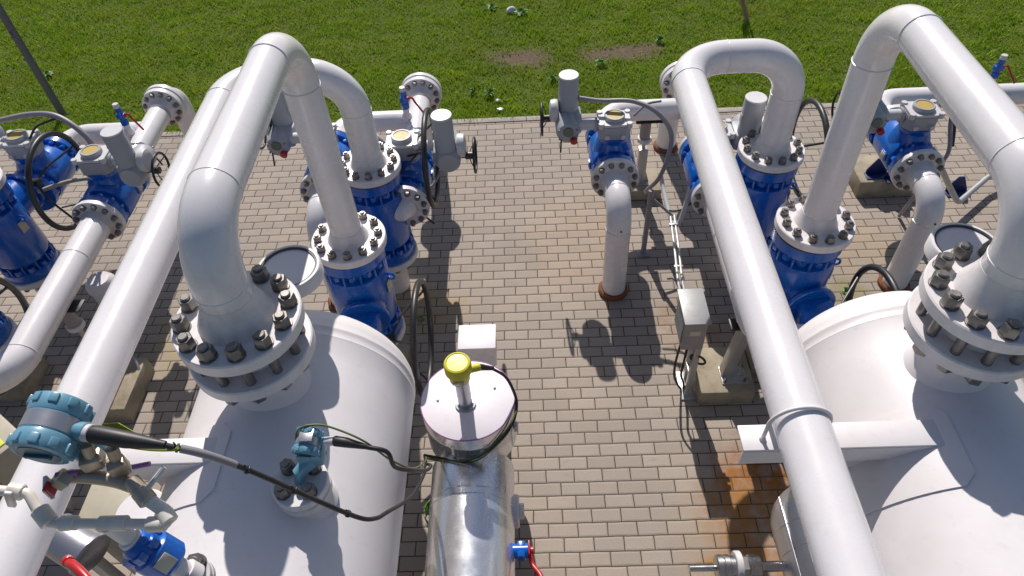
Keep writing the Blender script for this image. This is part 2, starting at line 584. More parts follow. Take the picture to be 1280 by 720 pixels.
# lawn grass: short blades, left out over the bare soil
def bare(x, y):
    r = np.zeros_like(x)
    for cx, cy, rx, ry in ((-.05, 8.18, .55, .25), (1.2, 8.22, .65, .19), (1.55, 8.3, .33, .12)):
        r = np.maximum(r, 1.15 - np.sqrt(((x - cx) / rx) ** 2 + ((y - cy) / ry) ** 2))
    return r
def grass():
    n = 230000
    xs = rng.uniform(-9.5, 8.5, n)
    ys = 6.835 + (11.9 - 6.835) * rng.uniform(0, 1, n) ** 1.15
    # clumps: denser and taller where a coarse random field is high
    gx, gy = 150, 60
    fld = rng.uniform(0, 1, (gx, gy))
    fld = (fld + np.roll(fld, 1, 0) + np.roll(fld, 1, 1) + np.roll(fld, (1, 1), (0, 1))) / 4
    fi = fld[((xs + 9.5) / 18 * (gx - 1)).astype(int), ((ys - 6.9) / 5 * (gy - 1)).astype(int)]
    keep = (rng.uniform(0, 1, n) < .35 + 1.1 * fi) & (bare(xs, ys) < rng.uniform(.25, .75, n))
    xs, ys, fi = xs[keep], ys[keep], fi[keep]
    n = len(xs)
    h = rng.uniform(.020, .060, n) * (.25 + 1.5 * fi)
    tall = rng.uniform(0, 1, n) < .006
    h[tall] *= 2.4
    w = rng.uniform(.004, .010, n)
    az = rng.uniform(0, 2 * PI, n)
    lean = rng.uniform(.1, 1.1, n)
    la = rng.uniform(0, 2 * PI, n)
    co = np.zeros((n, 3, 3))
    co[:, 0] = np.stack([xs - np.cos(az) * w, ys - np.sin(az) * w, np.full(n, -.022)], 1)
    co[:, 1] = np.stack([xs + np.cos(az) * w, ys + np.sin(az) * w, np.full(n, -.022)], 1)
    co[:, 2] = np.stack([xs + np.cos(la) * lean * h, ys + np.sin(la) * lean * h, -.02 + h], 1)
    me = bpy.data.meshes.new('grass')
    me.vertices.add(n * 3)
    me.vertices.foreach_set('co', co.ravel())
    me.loops.add(n * 3)
    me.loops.foreach_set('vertex_index', np.arange(n * 3))
    me.polygons.add(n)
    me.polygons.foreach_set('loop_start', np.arange(n) * 3)
    me.update()
    at = me.attributes.new('tint', 'FLOAT', 'POINT')
    tint = rng.uniform(0, 1, n) ** 2.2
    at.data.foreach_set('value', np.repeat(tint, 3))
    me.materials.append(M['blade'])
    o = bpy.data.objects.new('grass', me)
    COL.objects.link(o)
    o['kind'] = 'stuff'
    o['label'] = 'short patchy green lawn grass behind the paving'
grass()

# ------------------------------------------------------------------ trains
DX = V((3.035, -.02, 0))
XB, XA = -1.211, -1.985        # vessel axis, return pipe axis (left train)
ZV, RV = 1.50, .548            # vessel axis height, radius

def make_vessel(label):
    t = thing('pressure_vessel', label, 'pressure vessel', (XB, 1.0, 0), 'white horizontal pressure vessels')
    b = MB()
    prof = [(0, 2.50)]
    ye = 2.21
    for k in range(1, 15):
        a = PI / 2 * k / 14
        prof.append((RV * math.sin(a), ye + .285 * math.cos(a)))
    prof += [(RV + .0025, ye - .004), (RV + .003, ye - .012), (RV, ye - .02), (RV, ye - .055), (RV + .002, ye - .060), (RV, ye - .066)]
    for k in range(1, 30):
        prof.append((RV, ye - .066 - k * .14))
    y2 = prof[-1][1]
    for k in range(13, -1, -1):
        a = PI / 2 * k / 14
        prof.append((RV * math.sin(a), y2 - .285 * math.cos(a)))
    b.lathe([(r, h) for r, h in prof], (XB, 0, ZV), (0, 1, 0), 96)
    part('shell', b, M['vessel'], t)
    # top nozzle with its lower flange
    b = MB()
    zx = 1.865
    b.lathe([(.195, 1.985), (.172, 2.035), (.158, 2.062), (.150, 2.075), (.150, 2.205), (.163, 2.248), (.175, 2.262), (0, 2.262)], (XB, zx, 0), (0, 0, 1), 48)
    part('nozzle', b, M['vessel'], t)
    b = MB()
    b.ring((XB, zx, 2.262), (0, 0, 1), .262, .13, .066, 64, ch=.006)
    b.ring((XB, zx, 2.328), (0, 0, 1), .172, .10, .040, 48, ch=.003)
    part('flange', b, M['flangewhite'], t)
    # bracket that carries the return pipe
    b = MB()
    yb = 1.53
    b.box((XA + .235, yb, 2.022), (.89, .12, .012), bev=.003)
    b.box((XA + .235, yb - .057, 1.967), (.89, .010, .098), bev=.003)
    b.prism([(XB - .50, yb - .03, 2.0), (XB - .20, yb - .03, 2.014), (XB - .23, yb - .03, 2.00), (XB - .36, yb - .03, 1.93), (XB - .50, yb - .03, 1.76)], (0, .012, 0))
    b.prism([(XA - .02, yb - .03, 2.014), (XB - .50, yb - .03, 2.014), (XB - .50, yb - .03, 1.80)], (0, .012, 0))
    # curved pad under it
    vs, fs = [], []
    for i in range(13):
        a = math.radians(12 + 62 * i / 12)
        for r in (RV - .01, RV + .007):
            for y in (yb - .24 + .05 * (i in (0, 12)), yb + .13 - .05 * (i in (0, 12))):
                vs.append((XB - r * math.sin(a), y, ZV + r * math.cos(a)))
    for i in range(12):
        q = i * 4
        fs += [[q + 2, q + 3, q + 7, q + 6], [q, q + 2, q + 6, q + 4], [q + 1, q + 5, q + 7, q + 3]]
    fs += [[0, 1, 3, 2], [48, 50, 51, 49]]
    b.add(vs, fs)
    part('bracket', b, M['vessel'], t)
    b = MB()
    b.torus((XA, yb - .01, 2.14), (0, 1, 0), .122, .0085, 28, 10, 0, PI, up=(0, 0, 1))
    for s in (-1, 1):
        b.cyl((XA + s * .122, yb - .01, 1.99), (XA + s * .122, yb - .01, 2.142), .0085, 12)
        b.hexp((XA + s * .122, yb - .01, 2.028), (0, 0, 1), .024, .016)
    part('pipe_clamp', b, M['flangewhite'], t)
    for y in (1.30, -.8):
        b = MB()
        b.box((XB, y, .40), (.60, .16, .80), bev=.01)
        b.box((XB, y, .90), (.70, .20, .30), bev=.01)
        b.box((XB, y, .02), (.70, .24, .04), bev=.005)
        part('saddle', b, M['vessel'], t)
    # raised round cap beside the nozzle
    b = MB()
    cc = V((-1.112, 2.25, 2.33))
    b.lathe([(0, -.02), (.140, -.02), (.148, -.012), (.148, .052), (.142, .060), (.131, .060), (.131, .050), (0, .050)], cc, (0, 0, 1), 64)
    b.cyl(cc + V((-.035, -.07, -.36)), cc + V((-.035, -.07, -.015)), .038, 20)
    part('round_cap', b, M['vessel'], t)
    b = MB()
    b.ring(cc + V((0, 0, .051)), (0, 0, 1), .1305, .122, .006, 64, ch=.001)
    part('gasket', b, M['dark'], t)
    return t

def make_riser(label):
    """vessel outlet: up from the nozzle, over and down to the nearer upright valve"""
    ny = 1.865
    t = thing('gas_pipe', label, 'gas pipe', (XB, ny, 2.367), 'white riser pipes')
    yd, za = 3.385, 2.955
    ctl = fillet([(XB, ny, 2.63), (XB, ny, za), (XB, yd, za), (XB + .012, yd, 1.58)], [.265, .33], 18)
    rs = [.1085 - .0125 * min(1, max(0, (p.y - ny) / .5)) + .005 * min(1, max(0, (p.y - yd + .33) / .33)) for p in ctl]
    b = MB()
    b.tube(ctl, rs, 48)
    for p, ax, r in (((XB, ny, za - .265), (0, 0, 1), .1085), ((XB, ny + .265, za), (0, 1, 0), .1018),
                     ((XB, yd - .33, za), (0, 1, 0), .098), ((XB + .003, yd, za - .33), (0, 0, 1), .103)):
        weld(b, p, ax, r - .002)
    part('pipe', b, M['white'], t)
    # small dark tag on the bend
    b = MB()
    b.box((XB - .02, ny - .094, 2.737), (.024, .004, .026), Matrix.Rotation(-.30, 3, 'X'), bev=.001)
    part('tag', b, M['dark'], t)
    b = MB()
    b.ring((XB, ny, 2.370), (0, 0, 1), .172, .10, .071, 48, ch=.003)
    b.lathe([(.09, 2.503), (.158, 2.503), (.150, 2.52), (.130, 2.565), (.115, 2.605), (.1095, 2.635), (.09, 2.635)], (XB, ny, 0), (0, 0, 1), 56)
    b.ring((XB, ny, 2.440), (0, 0, 1), .262, .11, .066, 64, ch=.006)
    fl = part('flange', b, M['flangewhite'], t)
    bolts(fl, (XB, ny, 2.506), (0, 0, 1), .214, 12, BIGBOLT, .26, 'stud_bolt')
    b = MB()
    zf = 1.50
    c = (XB + .012, yd, 0)
    b.lathe([(.08, zf), (.136, zf), (.128, zf + .012), (.112, zf + .05), (.103, zf + .085), (.08, zf + .085)], c, (0, 0, 1), 48)
    b.ring((c[0], yd, zf - .060), (0, 0, 1), .245, .09, .060, 64, ch=.006)
    fl = part('flange', b, M['flangewhite'], t)
    bolts(fl, (c[0], yd, zf), (0, 0, 1), .197, 12, BOLT, .13)
    return t

def make_return(label):
    t = thing('gas_pipe', label, 'gas pipe', (XA, 1.475, 2.03), 'white return pipes')
    ya, xd, za = 4.335, -1.212, 2.14
    ctl = fillet([(XA + .02, -2.2, za), (XA, ya, za), (xd, ya, za), (xd, ya, 1.46)], [.30, .30], 18)
    b = MB()
    b.tube(ctl, .1095, 44)
    for p, ax in (((XA, ya - .30, za), (0, 1, 0)), ((XA + .30, ya, za), (1, 0, 0)), ((xd, ya, za - .30), (0, 0, 1))):
        weld(b, p, ax, .1085)
    part('pipe', b, M['white'], t)
    b = MB()
    zf = 1.375
    b.lathe([(.09, zf), (.140, zf), (.132, zf + .012), (.118, zf + .05), (.110, zf + .085), (.09, zf + .085)], (xd, ya, 0), (0, 0, 1), 48)
    b.ring((xd, ya, zf - .06), (0, 0, 1), .240, .09, .060, 64, ch=.006)
    fl = part('flange', b, M['flangewhite'], t)
    bolts(fl, (xd, ya, zf), (0, 0, 1), .192, 12, BOLT, .13)
    return t

def handwheel(parent, c, axis, R, tr, dish, name='handwheel', spokes=3, a0=.5):
    c, a = V(c), V(axis).normalized()
    b = MB()
    b.torus(c, a, R, tr, 56, 12)
    x, y, _ = basis(a)
    hub = c - a * dish
    b.cyl(hub - a * .03, hub + a * .035, max(.03, R * .09), 16)
    for k in range(spokes):
        t = a0 + 2 * PI * k / spokes
        d = x * math.cos(t) + y * math.sin(t)
        b.tube([hub + d * R * .05, hub + d * R * .45 + a * dish * .25, c + d * (R - tr * .3)], tr * .42, 8)
    return part(name, b, M['dark'], parent)

def make_upright(label, wheel_c, lump):
    """blue upright valve under a top flange; base spool stands on the paving"""
    xd, ya = -1.215, 4.335
    t = thing('shutoff_valve', label, 'shutoff valve', (xd, ya, 0), 'blue upright shutoff valves')
    b = MB()
    top = 1.302
    prof = [(0, top), (.222, top), (.226, top - .005), (.226, top - .085), (.220, top - .092), (.172, top - .098), (.168, top - .172), (.208, top - .188),
            (.216, top - .21), (.216, .65), (.208, .625), (.168, .612), (.172, .552), (.214, .542), (.222, .535), (.222, .46), (.217, .453), (0, .453)]
    b.lathe(prof, (xd, ya, 0), (0, 0, 1), 64)
    for k in range(12):
        a = .13 + 2 * PI * k / 12
        d = V((math.cos(a), math.sin(a), 0))
        b.hexp(V((xd, ya, top - .097)) + d * .196, (0, 0, -1), .050, .044)
        b.hexp(V((xd, ya, .543)) + d * .196, (0, 0, 1), .050, .044)
        b.box(V((xd, ya, top - .145)) + V((math.cos(a + .26), math.sin(a + .26), 0)) * .185, (.06, .016, .09), Matrix.Rotation(a + .26, 3, 'Z'), bev=.004)
        b.box(V((xd, ya, .585)) + V((math.cos(a + .26), math.sin(a + .26), 0)) * .185, (.06, .016, .09), Matrix.Rotation(a + .26, 3, 'Z'), bev=.004)
    b.torus((xd + .236, ya - .03, 1.02), (.1, 1, 0), .026, .009, 24, 8)
    part('body', b, M['blue'], t)
    b = MB()
    b.ring((xd, ya, top - .001), (0, 0, 1), .231, .10, .0145, 56, ch=.002)
    part('gasket', b, M['dark'], t)
    b = MB()
    b.ring((xd, ya, .390), (0, 0, 1), .238, .09, .060, 56, ch=.006)
    b.lathe([(.150, .39), (.120, .33), (.110, .29), (.110, .0)], (xd, ya, 0), (0, 0, 1), 40)
    fl = part('flange', b, M['flangewhite'], t)
    bolts(fl, (xd, ya, .390), (0, 0, -1), .190, 12, BOLT, .13)
    # gear bonnet and the big dished handwheel
    b = MB()
    w = V(wheel_c)
    l = V(lump)
    dr = V((l.x - xd, l.y - ya, 0)).normalized()
    b.cyl(V((xd, ya, l.z)) + dr * .12, l, .155, 28, ch=.02)
    b.disc(l, dr, .178, .035, 28, ch=.006)
    b.box(l + dr * .085, (.23, .23, .19), bev=.03)
    part('bonnet', b, M['blue'], t)
    b = MB()
    h = w - V((.235, 0, 0))
    b.cyl((l.x - .02, w.y, w.z), h, .022, 16)
    b.cyl(l + dr * .085, (l.x, w.y, w.z), .03, 12)
    part('stem', b, M['galv'], t)
    handwheel(t, w, (1, 0, 0), .385, .0225, .215, a0=.25)
    b = MB()
    b.box((xd + .217, ya - .045, .95), (.004, .07, .10), Matrix.Rotation(-.2, 3, 'Z'), bev=.001)
    part('nameplate', b, M['cream'], t)
    return t

vl = make_vessel('white horizontal pressure vessel left of the paved aisle, transmitter on top')
vr = copy_tree(vl, V(vl.location) + DX, 'white horizontal pressure vessel on the right, cut by the frame')
rl = make_riser('thick white riser pipe arching from the vessel on the left')
rr = copy_tree(rl, V(rl.location) + DX, 'thick white riser pipe arching from the vessel on the right', skip=('tag',))
al = make_return('long straight white pipe behind the blue transmitter, left of the vessel')
ar = copy_tree(al, V(al.location) + DX, 'long straight white pipe with square loop, clamped right of the aisle')
ua = make_upright('blue upright valve farther from camera under the left pipe arch', (-.79, 4.68, 1.13), (-1.16, 4.66, 1.0))
r_ = copy_tree(ua, V(ua.location) + DX, 'blue upright valve under the square pipe loop on the right')
for c_ in r_.children:
    if c_.name.startswith('handwheel'):
        c_.location = (-.02, -.08, 0)
copy_tree(al, V(al.location) - V((3.10, .04, 0)), 'white pipe flange cut by the left edge above blue valve')
r_ = copy_tree(ua, V(ua.location) - V((3.10, .04, 0)), 'blue upright valve cut by the left edge of the frame')
for c_ in r_.children:
    if c_.name.startswith('handwheel'):
        c_.location = (.06, -.06, 0)
ub_src = make_upright('blue upright valve just behind the end of the left vessel', (-.765, 3.96, .76), (-1.175, 4.10, .82))
ub = ub_src
ub.location = V((-1.213, 3.385, .125))
copy_tree(ub, V(ub.location) + DX, 'blue upright valve just behind the end of the right vessel')
r_ = copy_tree(ub, V(ub.location) - DX, 'blue upright valve inside black handwheel at lower left edge')
for c_ in r_.children:
    if c_.name.startswith(('handwheel', 'stem')):
        c_.location = (.21, -.10, .27)
for ox in (-3.055, 0, 3.055):
    n_ = {-3.055: 'cut by the left edge', 0: 'behind the left vessel', 3.055: 'behind the right vessel'}[ox]
    b = MB(); b.box((-1.213 + ox, 3.385, .057), (.36, .36, .134), bev=.012)
    single('plinth', b, M['concrete'], 'low concrete plinth under blue valve ' + n_, 'plinth', (-1.213 + ox, 3.385, 0), 'concrete plinths under valves')

# ------------------------------------------------------------------ horizontal ball valves with actuators
VX, VY, VZ = .70, 4.815, .95      # prototype valve centre; pipe axis along Y, actuator to -X

def make_ball_valve(label):
    t = thing('ball_valve', label, 'ball valve', (VX, VY, 0), 'blue actuated ball valves')
    c = V((VX, VY, VZ))
    b = MB()
    half = .245
    hr = .325
    prof = [(0, -half), (.186, -half), (.190, -half + .005), (.190, -half + .055), (.184, -half + .062), (.158, -half + .066), (.152, -half + .12),
            (.178, -half + .128), (.186, -half + .15), (.187, 0), (.186, hr - .15), (.178, hr - .128), (.152, hr - .12), (.158, hr - .066),
            (.184, hr - .062), (.190, hr - .055), (.190, hr - .005), (.186, hr), (0, hr)]
    b.lathe(prof, c, (0, 1, 0), 56)
    for s in (-1, 1):
        for k in range(12):
            a = 2 * PI * (k + .5) / 12
            d = V((math.cos(a), 0, math.sin(a)))
            b.hexp(c + d * .168 + V((0, hr - .064 if s > 0 else .064 - half, 0)), (0, -s, 0), .036, .032)
    b.lathe([(.165, .09), (.140, .17), (.118, .215), (.125, .240), (.125, .262), (0, .262)], c, (0, 0, 1), 36)
    b.box(c + V((-.19, -.05, .0)), (.012, .09, .07), bev=.002)
    part('body', b, M['blue'], t)
    b = MB()
    b.box(c + V((-.198, -.05, .0)), (.006, .062, .05), bev=.001)
    part('nameplate', b, M['cream'], t)
    # gearbox on top: many-sided housing, lugs with screw heads, round position indicator
    g = c + V((0, 0, .262))
    b = MB()
    pts = [(-.128, -.05), (-.085, -.105), (.085, -.105), (.128, -.05), (.128, .06), (.09, .105), (-.09, .105), (-.128, .06)]
    b.prism([(g.x + x, g.y + y, g.z) for x, y in pts], (0, 0, .115))
    pts2 = [(x * .97, y * .97) for x, y in pts]
    b.prism([(g.x + x, g.y + y, g.z + .117) for x, y in pts2], (0, 0, .022), mi=1)
    for x, y in ((-.112, -.085), (.112, -.085), (-.112, .085), (.112, .085)):
        b.cyl((g.x + x, g.y + y, g.z + .105), (g.x + x, g.y + y, g.z + .150), .024, 14, mi=1)
    for x in (-.062, .062):
        b.cyl((g.x + x, g.y - .10, g.z + .035), (g.x + x, g.y - .128, g.z + .035), .020, 14, mi=1)
    gb = part('gearbox', b, [M['grey'], M['lite']], t)
    b = MB()
    b.lathe([(.082, .139), (.082, .168), (.076, .175), (.064, .175), (.064, .166), (0, .166)], g, (0, 0, 1), 36)
    part('indicator_ring', b, M['grey'], gb)
    b = MB()
    b.disc(g + V((0, 0, .1665)), (0, 0, 1), .0635, .004, 32, ch=.001)
    part('indicator', b, M['ochre'], gb)
    # electric actuator
    az = g.z + .075
    A = V((VX - .375, VY + .13, az))
    b = MB()
    b.cyl((g.x - .10, g.y + .02, az), (A.x + .07, g.y + .02, az), .045, 20, mi=1)
    b.disc((g.x - .135, g.y + .02, az), (-1, 0, 0), .062, .02, 24, ch=.004)
    b.lathe([(0, -.225), (.060, -.225), (.086, -.212), (.096, -.18), (.098, .0), (.096, .10), (.08, .125), (0, .125)], A + V((0, 0, -.01)), (0, 1, 0), 32)
    b.box(A + V((.02, -.03, -.005)), (.20, .22, .15), bev=.03)
    b.lathe([(.08, -.02), (.084, .10), (.080, .112), (.080, .352), (.074, .362), (0, .362)], A + V((.015, .03, 0)), (0, 0, 1), 36)
    ac = part('actuator', b, [M['grey'], M['lite']], t)
    b = MB()
    b.lathe([(0, 0), (.076, 0), (.080, -.004), (.080, -.012), (0, -.012)], A + V((.015, .03, .3755)), (0, 0, 1), 36)
    part('end_cap', b, M['lite'], ac)
    b = MB()
    b.lathe([(.05, 0), (.088, .0), (.094, .02), (.088, .055), (.06, .066), (0, .066)], A + V((-.075, .0, .07)), (-1, 0, 0), 32)
    part('motor_cover', b, M['lite'], ac)
    b = MB()
    b.disc(A + V((.0, -.238, .015)), (0, 1, 0), .042, .014, 24, ch=.003)
    part('display', b, M['lcd'], ac)
    b = MB()
    b.cyl(A + V((.045, -.232, -.055)), A + V((.045, -.265, -.062)), .028, 18)
    part('selector_knob', b, M['red'], ac)
    b = MB()
    b.cyl(A + V((-.055, -.22, -.06)), A + V((-.062, -.25, -.165)), .007, 10)
    part('lever', b, M['dark'], ac)
    b = MB()
    b.box(A + V((.015 + .0805, .03, .20)), (.003, .05, .07), bev=.0008)
    part('nameplate', b, M['cream'], ac)
    b = MB()
    for sx in (-.07, .07):
        for sz in (-.05, .03):
            b.cyl(A + V((.0 + sx, -.222, .0 + sz)), A + V((.0 + sx, -.232, .0 + sz)), .007, 10)
    part('cover_screws', b, M['bolt'], ac)
    hw = handwheel(t, A + V((-.205, .02, -.015)), (-1, 0, 0), .135, .010, .045, a0=.3)
    hw.parent = ac
    b = MB()
    b.cyl(A + V((-.08, .02, -.015)), A + V((-.17, .02, -.015)), .018, 14)
    part('wheel_shaft', b, M['dark'], ac)
    return t

def valve_flange(parent, c, d, pipe_r=.10, R=.196):
    """white weld-neck flange, face against the valve at c, pointing along d"""
    c, d = V(c), V(d)
    b = MB()
    b.ring(c, d, R, .07, .048, 56, ch=.005)
    b.lathe([(.07, .048), (.122, .048), (.114, .060), (.104, .09), (pipe_r, .125), (.07, .125)], c, d, 40)
    f = part('flange', b, M['flangewhite'], parent)
    bolts(f, c + d * .048, d, .161, 12, VBOLT, .26)
    return f

# left valve of each pair: (x, face y); its outlet dives into the paving
L = [('e', .705, 4.815, 'blue ball valve with grey actuator standing over the aisle, right of centre'),
     ('c', -1.69, 4.80, 'blue ball valve half hidden behind the left pipe arch'),
     ('g', 3.12, 4.765, 'blue ball valve on concrete block beneath the right pipe arch')]
Rv = [('d', -.995, 4.66, 'blue ball valve behind black handwheel, grey actuator beside the aisle'),
      ('b', -3.49, 4.64, 'blue ball valve with leaning grey actuator near the left edge'),
      ('f', 1.475, 4.62, 'blue ball valve behind the long white pipe on the right')]
PX, PY = .705, 4.815
VX, VY = PX, PY
ve = make_ball_valve(L[0][3])
places = {'e': V((PX, PY, 0))}
for k, x, y, lab in L[1:]:
    r_ = copy_tree(ve, (x, y, 0), lab)
    if k == 'c':
        for c_ in r_.children:
            if c_.name.startswith('actuator'):
                c_.location = (.04, 0, 0)
    places[k] = V((x, y, 0))
for k, x, y, lab in Rv:
    r_ = copy_tree(ve, (x, y, 0), lab, PI)
    places[k] = V((x, y, 0))
    if k == 'f':
        for c_ in r_.children:
            if c_.name.startswith('actuator'):
                c_.location = (.13, -.09, 0)
# far-left valve, only its gearbox side shows
copy_tree(ve, (-4.22, 4.90, 0), 'blue ball valve with yellow gearbox indicator at the far left edge')
places['a'] = V((-4.22, 4.90, 0))

# outlets of the left valves
olab = {'e': 'white pipe bending from valve down into a rusty collar in the aisle',
        'c': 'white outlet pipe behind the left pipe arch, bending down from its flange',
        'g': 'white outlet pipe bending into the paving right of the right arch',
        'a': 'white outlet pipe at the far left edge behind black handwheel'}
outlet = None
for k in ('e', 'c', 'g'):
    P = places[k]
    if outlet is None:
        f0 = P.y - .245
        o = thing('outlet_pipe', olab[k], 'pipe', (P.x, f0 - .40, 0), 'outlet pipes going into the paving')
        valve_flange(o, (P.x, f0, VZ), (0, -1, 0))
        b = MB()
        b.tube(fillet([(P.x, f0 - .12, VZ), (P.x, f0 - .40, VZ), (P.x + .004, f0 - .40, -.02)], .20, 16), .1, 40)
        weld(b, (P.x, f0 - .20, VZ), (0, 1, 0), .099)
        weld(b, (P.x, f0 - .40, VZ - .20), (0, 0, 1), .099)
        part('pipe', b, M['white'], o)
        b = MB()
        b.cyl((P.x + .008, f0 - .495, .80), (P.x + .008, f0 - .507, .80), .007, 12)
        part('test_plug', b, M['dark'], o)
        b = MB()
        b.ring((P.x, f0 - .40, -.03), (0, 0, 1), .128, .101, .075, 40, ch=.012)
        part('collar', b, M['rust'], o)
        outlet, o_src = o, P
    else:
        copy_tree(outlet, V(outlet.location) + (P - o_src), olab[k])

# runs of the right valves: forward to the upright valves' bottom
def run_pipe(k, label, ylen, turn, bend=.2):
    P = places[k]
    f0 = P.y - .325
    o = thing('feed_pipe', label, 'pipe', (P.x, f0 - .6, 0), 'feed pipes running forward from the valves')
    valve_flange(o, (P.x, f0, VZ), (0, -1, 0), .112)
    b = MB()
    b.tube(fillet([(P.x, f0 - min(.12, ylen * .4), VZ), (P.x, f0 - ylen, VZ), (P.x + turn[0], f0 - ylen + turn[1], VZ + turn[2])], bend, 14), .112, 40)
    weld(b, (P.x, f0 - .125, VZ), (0, 1, 0), .111)
    if ylen > .6:
        weld(b, (P.x, f0 - .48, VZ), (0, 1, 0), .111)
        weld(b, (P.x, f0 - ylen + .2, VZ), (0, 1, 0), .111)
    part('pipe', b, M['white'], o)
    return o
run_pipe('b', 'long white pipe slanting to the left edge below the leaning actuator', 1.58, (-.50, -.02, -.05))
P = places['d']
o = thing('feed_pipe', 'short white neck joining shaded valve flange to left upright valve', 'pipe', (P.x, P.y - .45, VZ), 'feed pipes running forward from the valves')
b = MB()
b.ring((P.x, P.y - .373, VZ), (0, 1, 0), .196, .07, .048, 56, ch=.005)
fl = part('flange', b, M['flangewhite'], o)
bolts(fl, (P.x, P.y - .373, VZ), (0, -1, 0), .161, 12, VBOLT, .26)
b = MB()
b.tube([(P.x, P.y - .34, VZ), (P.x - .04, P.y - .41, VZ), (P.x - .14, P.y - .42, VZ)], [.104, .09, .06], 28)
part('pipe', b, M['white'], o)
run_pipe('f', 'white feed pipe under the long pipe right of the aisle', 1.45, (.45, 0, -.05))

# back side: spools to the flange pair, bend down into the paving, cross header with vent
hl = {'d': ('white back pipe with bolted flange pair beside the centre left actuator', .97),
      'b': ('white back pipe with bolted flange pair at far left lawn edge', .97),
      'f': ('white back pipe with bolted flange pair behind square pipe loop', .97)}
ctx = {'b': ('a', -4.22), 'd': ('c', -1.69), 'f': ('e', .705)}
vent_lab = {'b': 'blue needle valve with red lever and white cap, far left', 'd': 'blue needle valve with white cap beside the grey actuator', }
vent = None
for k in ('d', 'b', 'f'):
    P = places[k]
    lab, _ = hl[k]
    y0 = P.y + .245
    yf = 5.875
    o = thing('back_pipe', lab, 'pipe', (P.x, yf + .3, 0), 'back pipes with bolted flange pairs')
    b = MB()
    b.tube([(P.x, y0 + .12, VZ), (P.x, y0 + .3, VZ), (P.x, yf - .12, VZ)], .1, 40)
    weld(b, (P.x, y0 + .30, VZ), (0, 1, 0), .099)
    xo = ctx[k][1]
    yo = (places[ctx[k][0]].y + .325)
    yh = 5.50
    b.tube(fillet([(xo, yo + .12, VZ), (xo, yh, VZ), (P.x - .05, yh, VZ)], .2, 14), .095, 36)
    part('pipe', b, M['white'], o)
    valve_flange(o, (P.x, y0, VZ), (0, 1, 0))
    valve_flange(o, (xo, yo, VZ), (0, 1, 0))
    b = MB()
    b.lathe([(.07, -.17), (.101, -.17), (.110, -.14), (.135, -.105), (.15, -.09), (.185, -.09), (.190, -.084), (.190, -.035), (.185, -.03), (.07, -.03)], (P.x, yf + .09, VZ + .0), (0, 1, 0), 56)
    f = part('flange', b, M['flangewhite'], o)
    bolts(f, (P.x, yf, VZ), (0, -1, 0), .155, 12, VBOLT, .26)
    b = MB()
    b.ring((P.x, yf + .066, VZ), (0, 1, 0), .196, .05, .055, 56, ch=.006)
    b.tube(fillet([(P.x, yf + .12, VZ), (P.x, yf + .33, VZ), (P.x, yf + .33, -.02)], .2, 14), .1, 40)
    part('drop_bend', b, M['white'], o)
    b = MB()
    b.ring((P.x, yf + .33, -.03), (0, 0, 1), .128, .101, .075, 40, ch=.012)
    part('collar', b, M['rust'], o)

def make_vent(label, loc):
    t = thing('needle_valve', label, 'needle valve', loc, 'small blue vent valves')
    o = V(loc)
    b = MB()
    b.lathe([(.04, -.02), (.045, .02), (.030, .05), (.026, .13)], o, (0, 0, 1), 20)
    part('stub', b, M['white'], t)
    b = MB()
    b.hexp(o + V((0, 0, .10)), (0, 0, 1), .062, .05)
    b.cyl(o + V((0, 0, .15)), o + V((0, 0, .24)), .028, 20)
    b.box(o + V((0, 0, .185)), (.075, .05, .05), bev=.008)
    b.hexp(o + V((0, 0, .24)), (0, 0, 1), .05, .03)
    part('body', b, M['blue'], t)
    b = MB()
    b.cyl(o + V((0, 0, .27)), o + V((0, 0, .31)), .026, 18)
    part('cap', b, M['lite'], t)
    b = MB()
    b.tube(spline([o + V((.03, 0, .19)), o + V((.07, 0, .20)), o + V((.10, -.02, .16)), o + V((.17, -.05, .06))]), [.009] * 31, 8)
    b.disc(o + V((.03, 0, .19)), (1, 0, 0), .022, .014, 14)
    part('lever', b, M['red'], t)
    return t
v1 = make_vent('small blue vent valve with white cap beside the centre left actuator', (-1.07, 5.42, 1.035))
copy_tree(v1, (-3.58, 5.36, 1.035), 'small blue vent valve with red lever on the far left back pipe')
copy_tree(v1, (4.10, 5.50, 1.035), 'small blue vent valve with red lever behind right riser pipe')
# header behind the right arch (only a stretch of it shows)
b = MB()
b.tube(fillet([(3.12, 5.21, VZ), (3.12, 5.50, VZ), (4.9, 5.50, VZ), (4.9, 5.50, -.02)], .2, 14), .095, 36)
o = thing('header_pipe', 'white header pipe behind the right pipe arch', 'pipe', (3.12, 5.5, 0))
part('pipe', b, M['white'], o)
valve_flange(o, (3.12, 5.09, VZ), (0, 1, 0))
b = MB()
b.cyl((4.10, 5.50, 1.0), (4.10, 5.50, 1.05), .045, 16)
part('stub', b, M['white'], o)

# jack post under the header beside the aisle
def jack(label, x, y, zp):
    t = thing('pipe_support', label, 'pipe support', (x, y, 0), 'pipe support posts')
    b = MB()
    b.box((x, y, zp + .006), (.17, .13, .012), bev=.003)
    b.cyl((x, y, .50), (x, y, .66), .018, 14)
    b.box((x, y, zp + .21), (.085, .085, .40), bev=.006)
    for s in (-1, 1):
        b.prism([(x + s * .04, y - .006, zp + .012), (x + s * .085, y - .006, zp + .012), (x + s * .04, y - .006, zp + .16)], (0, .012, 0))
    part('post', b, M['galv'], t)
    b = MB()
    b.disc((x, y, .61), (0, 0, 1), .066, .045, 24)
    part('jack_nut', b, M['lite'], t)
    b = MB()
    b.cyl((x, y, .655), (x, y, .842), .050, 24)
    part('head', b, M['conduit'], t)
    b = MB()
    b.box((x + .03, y, .8485), (.26, .12, .012), bev=.002)
    part('saddle_plate', b, M['dark'], t)
    return t
jack('grey jack post under white header pipe, right of aisle', 1.10, 5.50, .12)

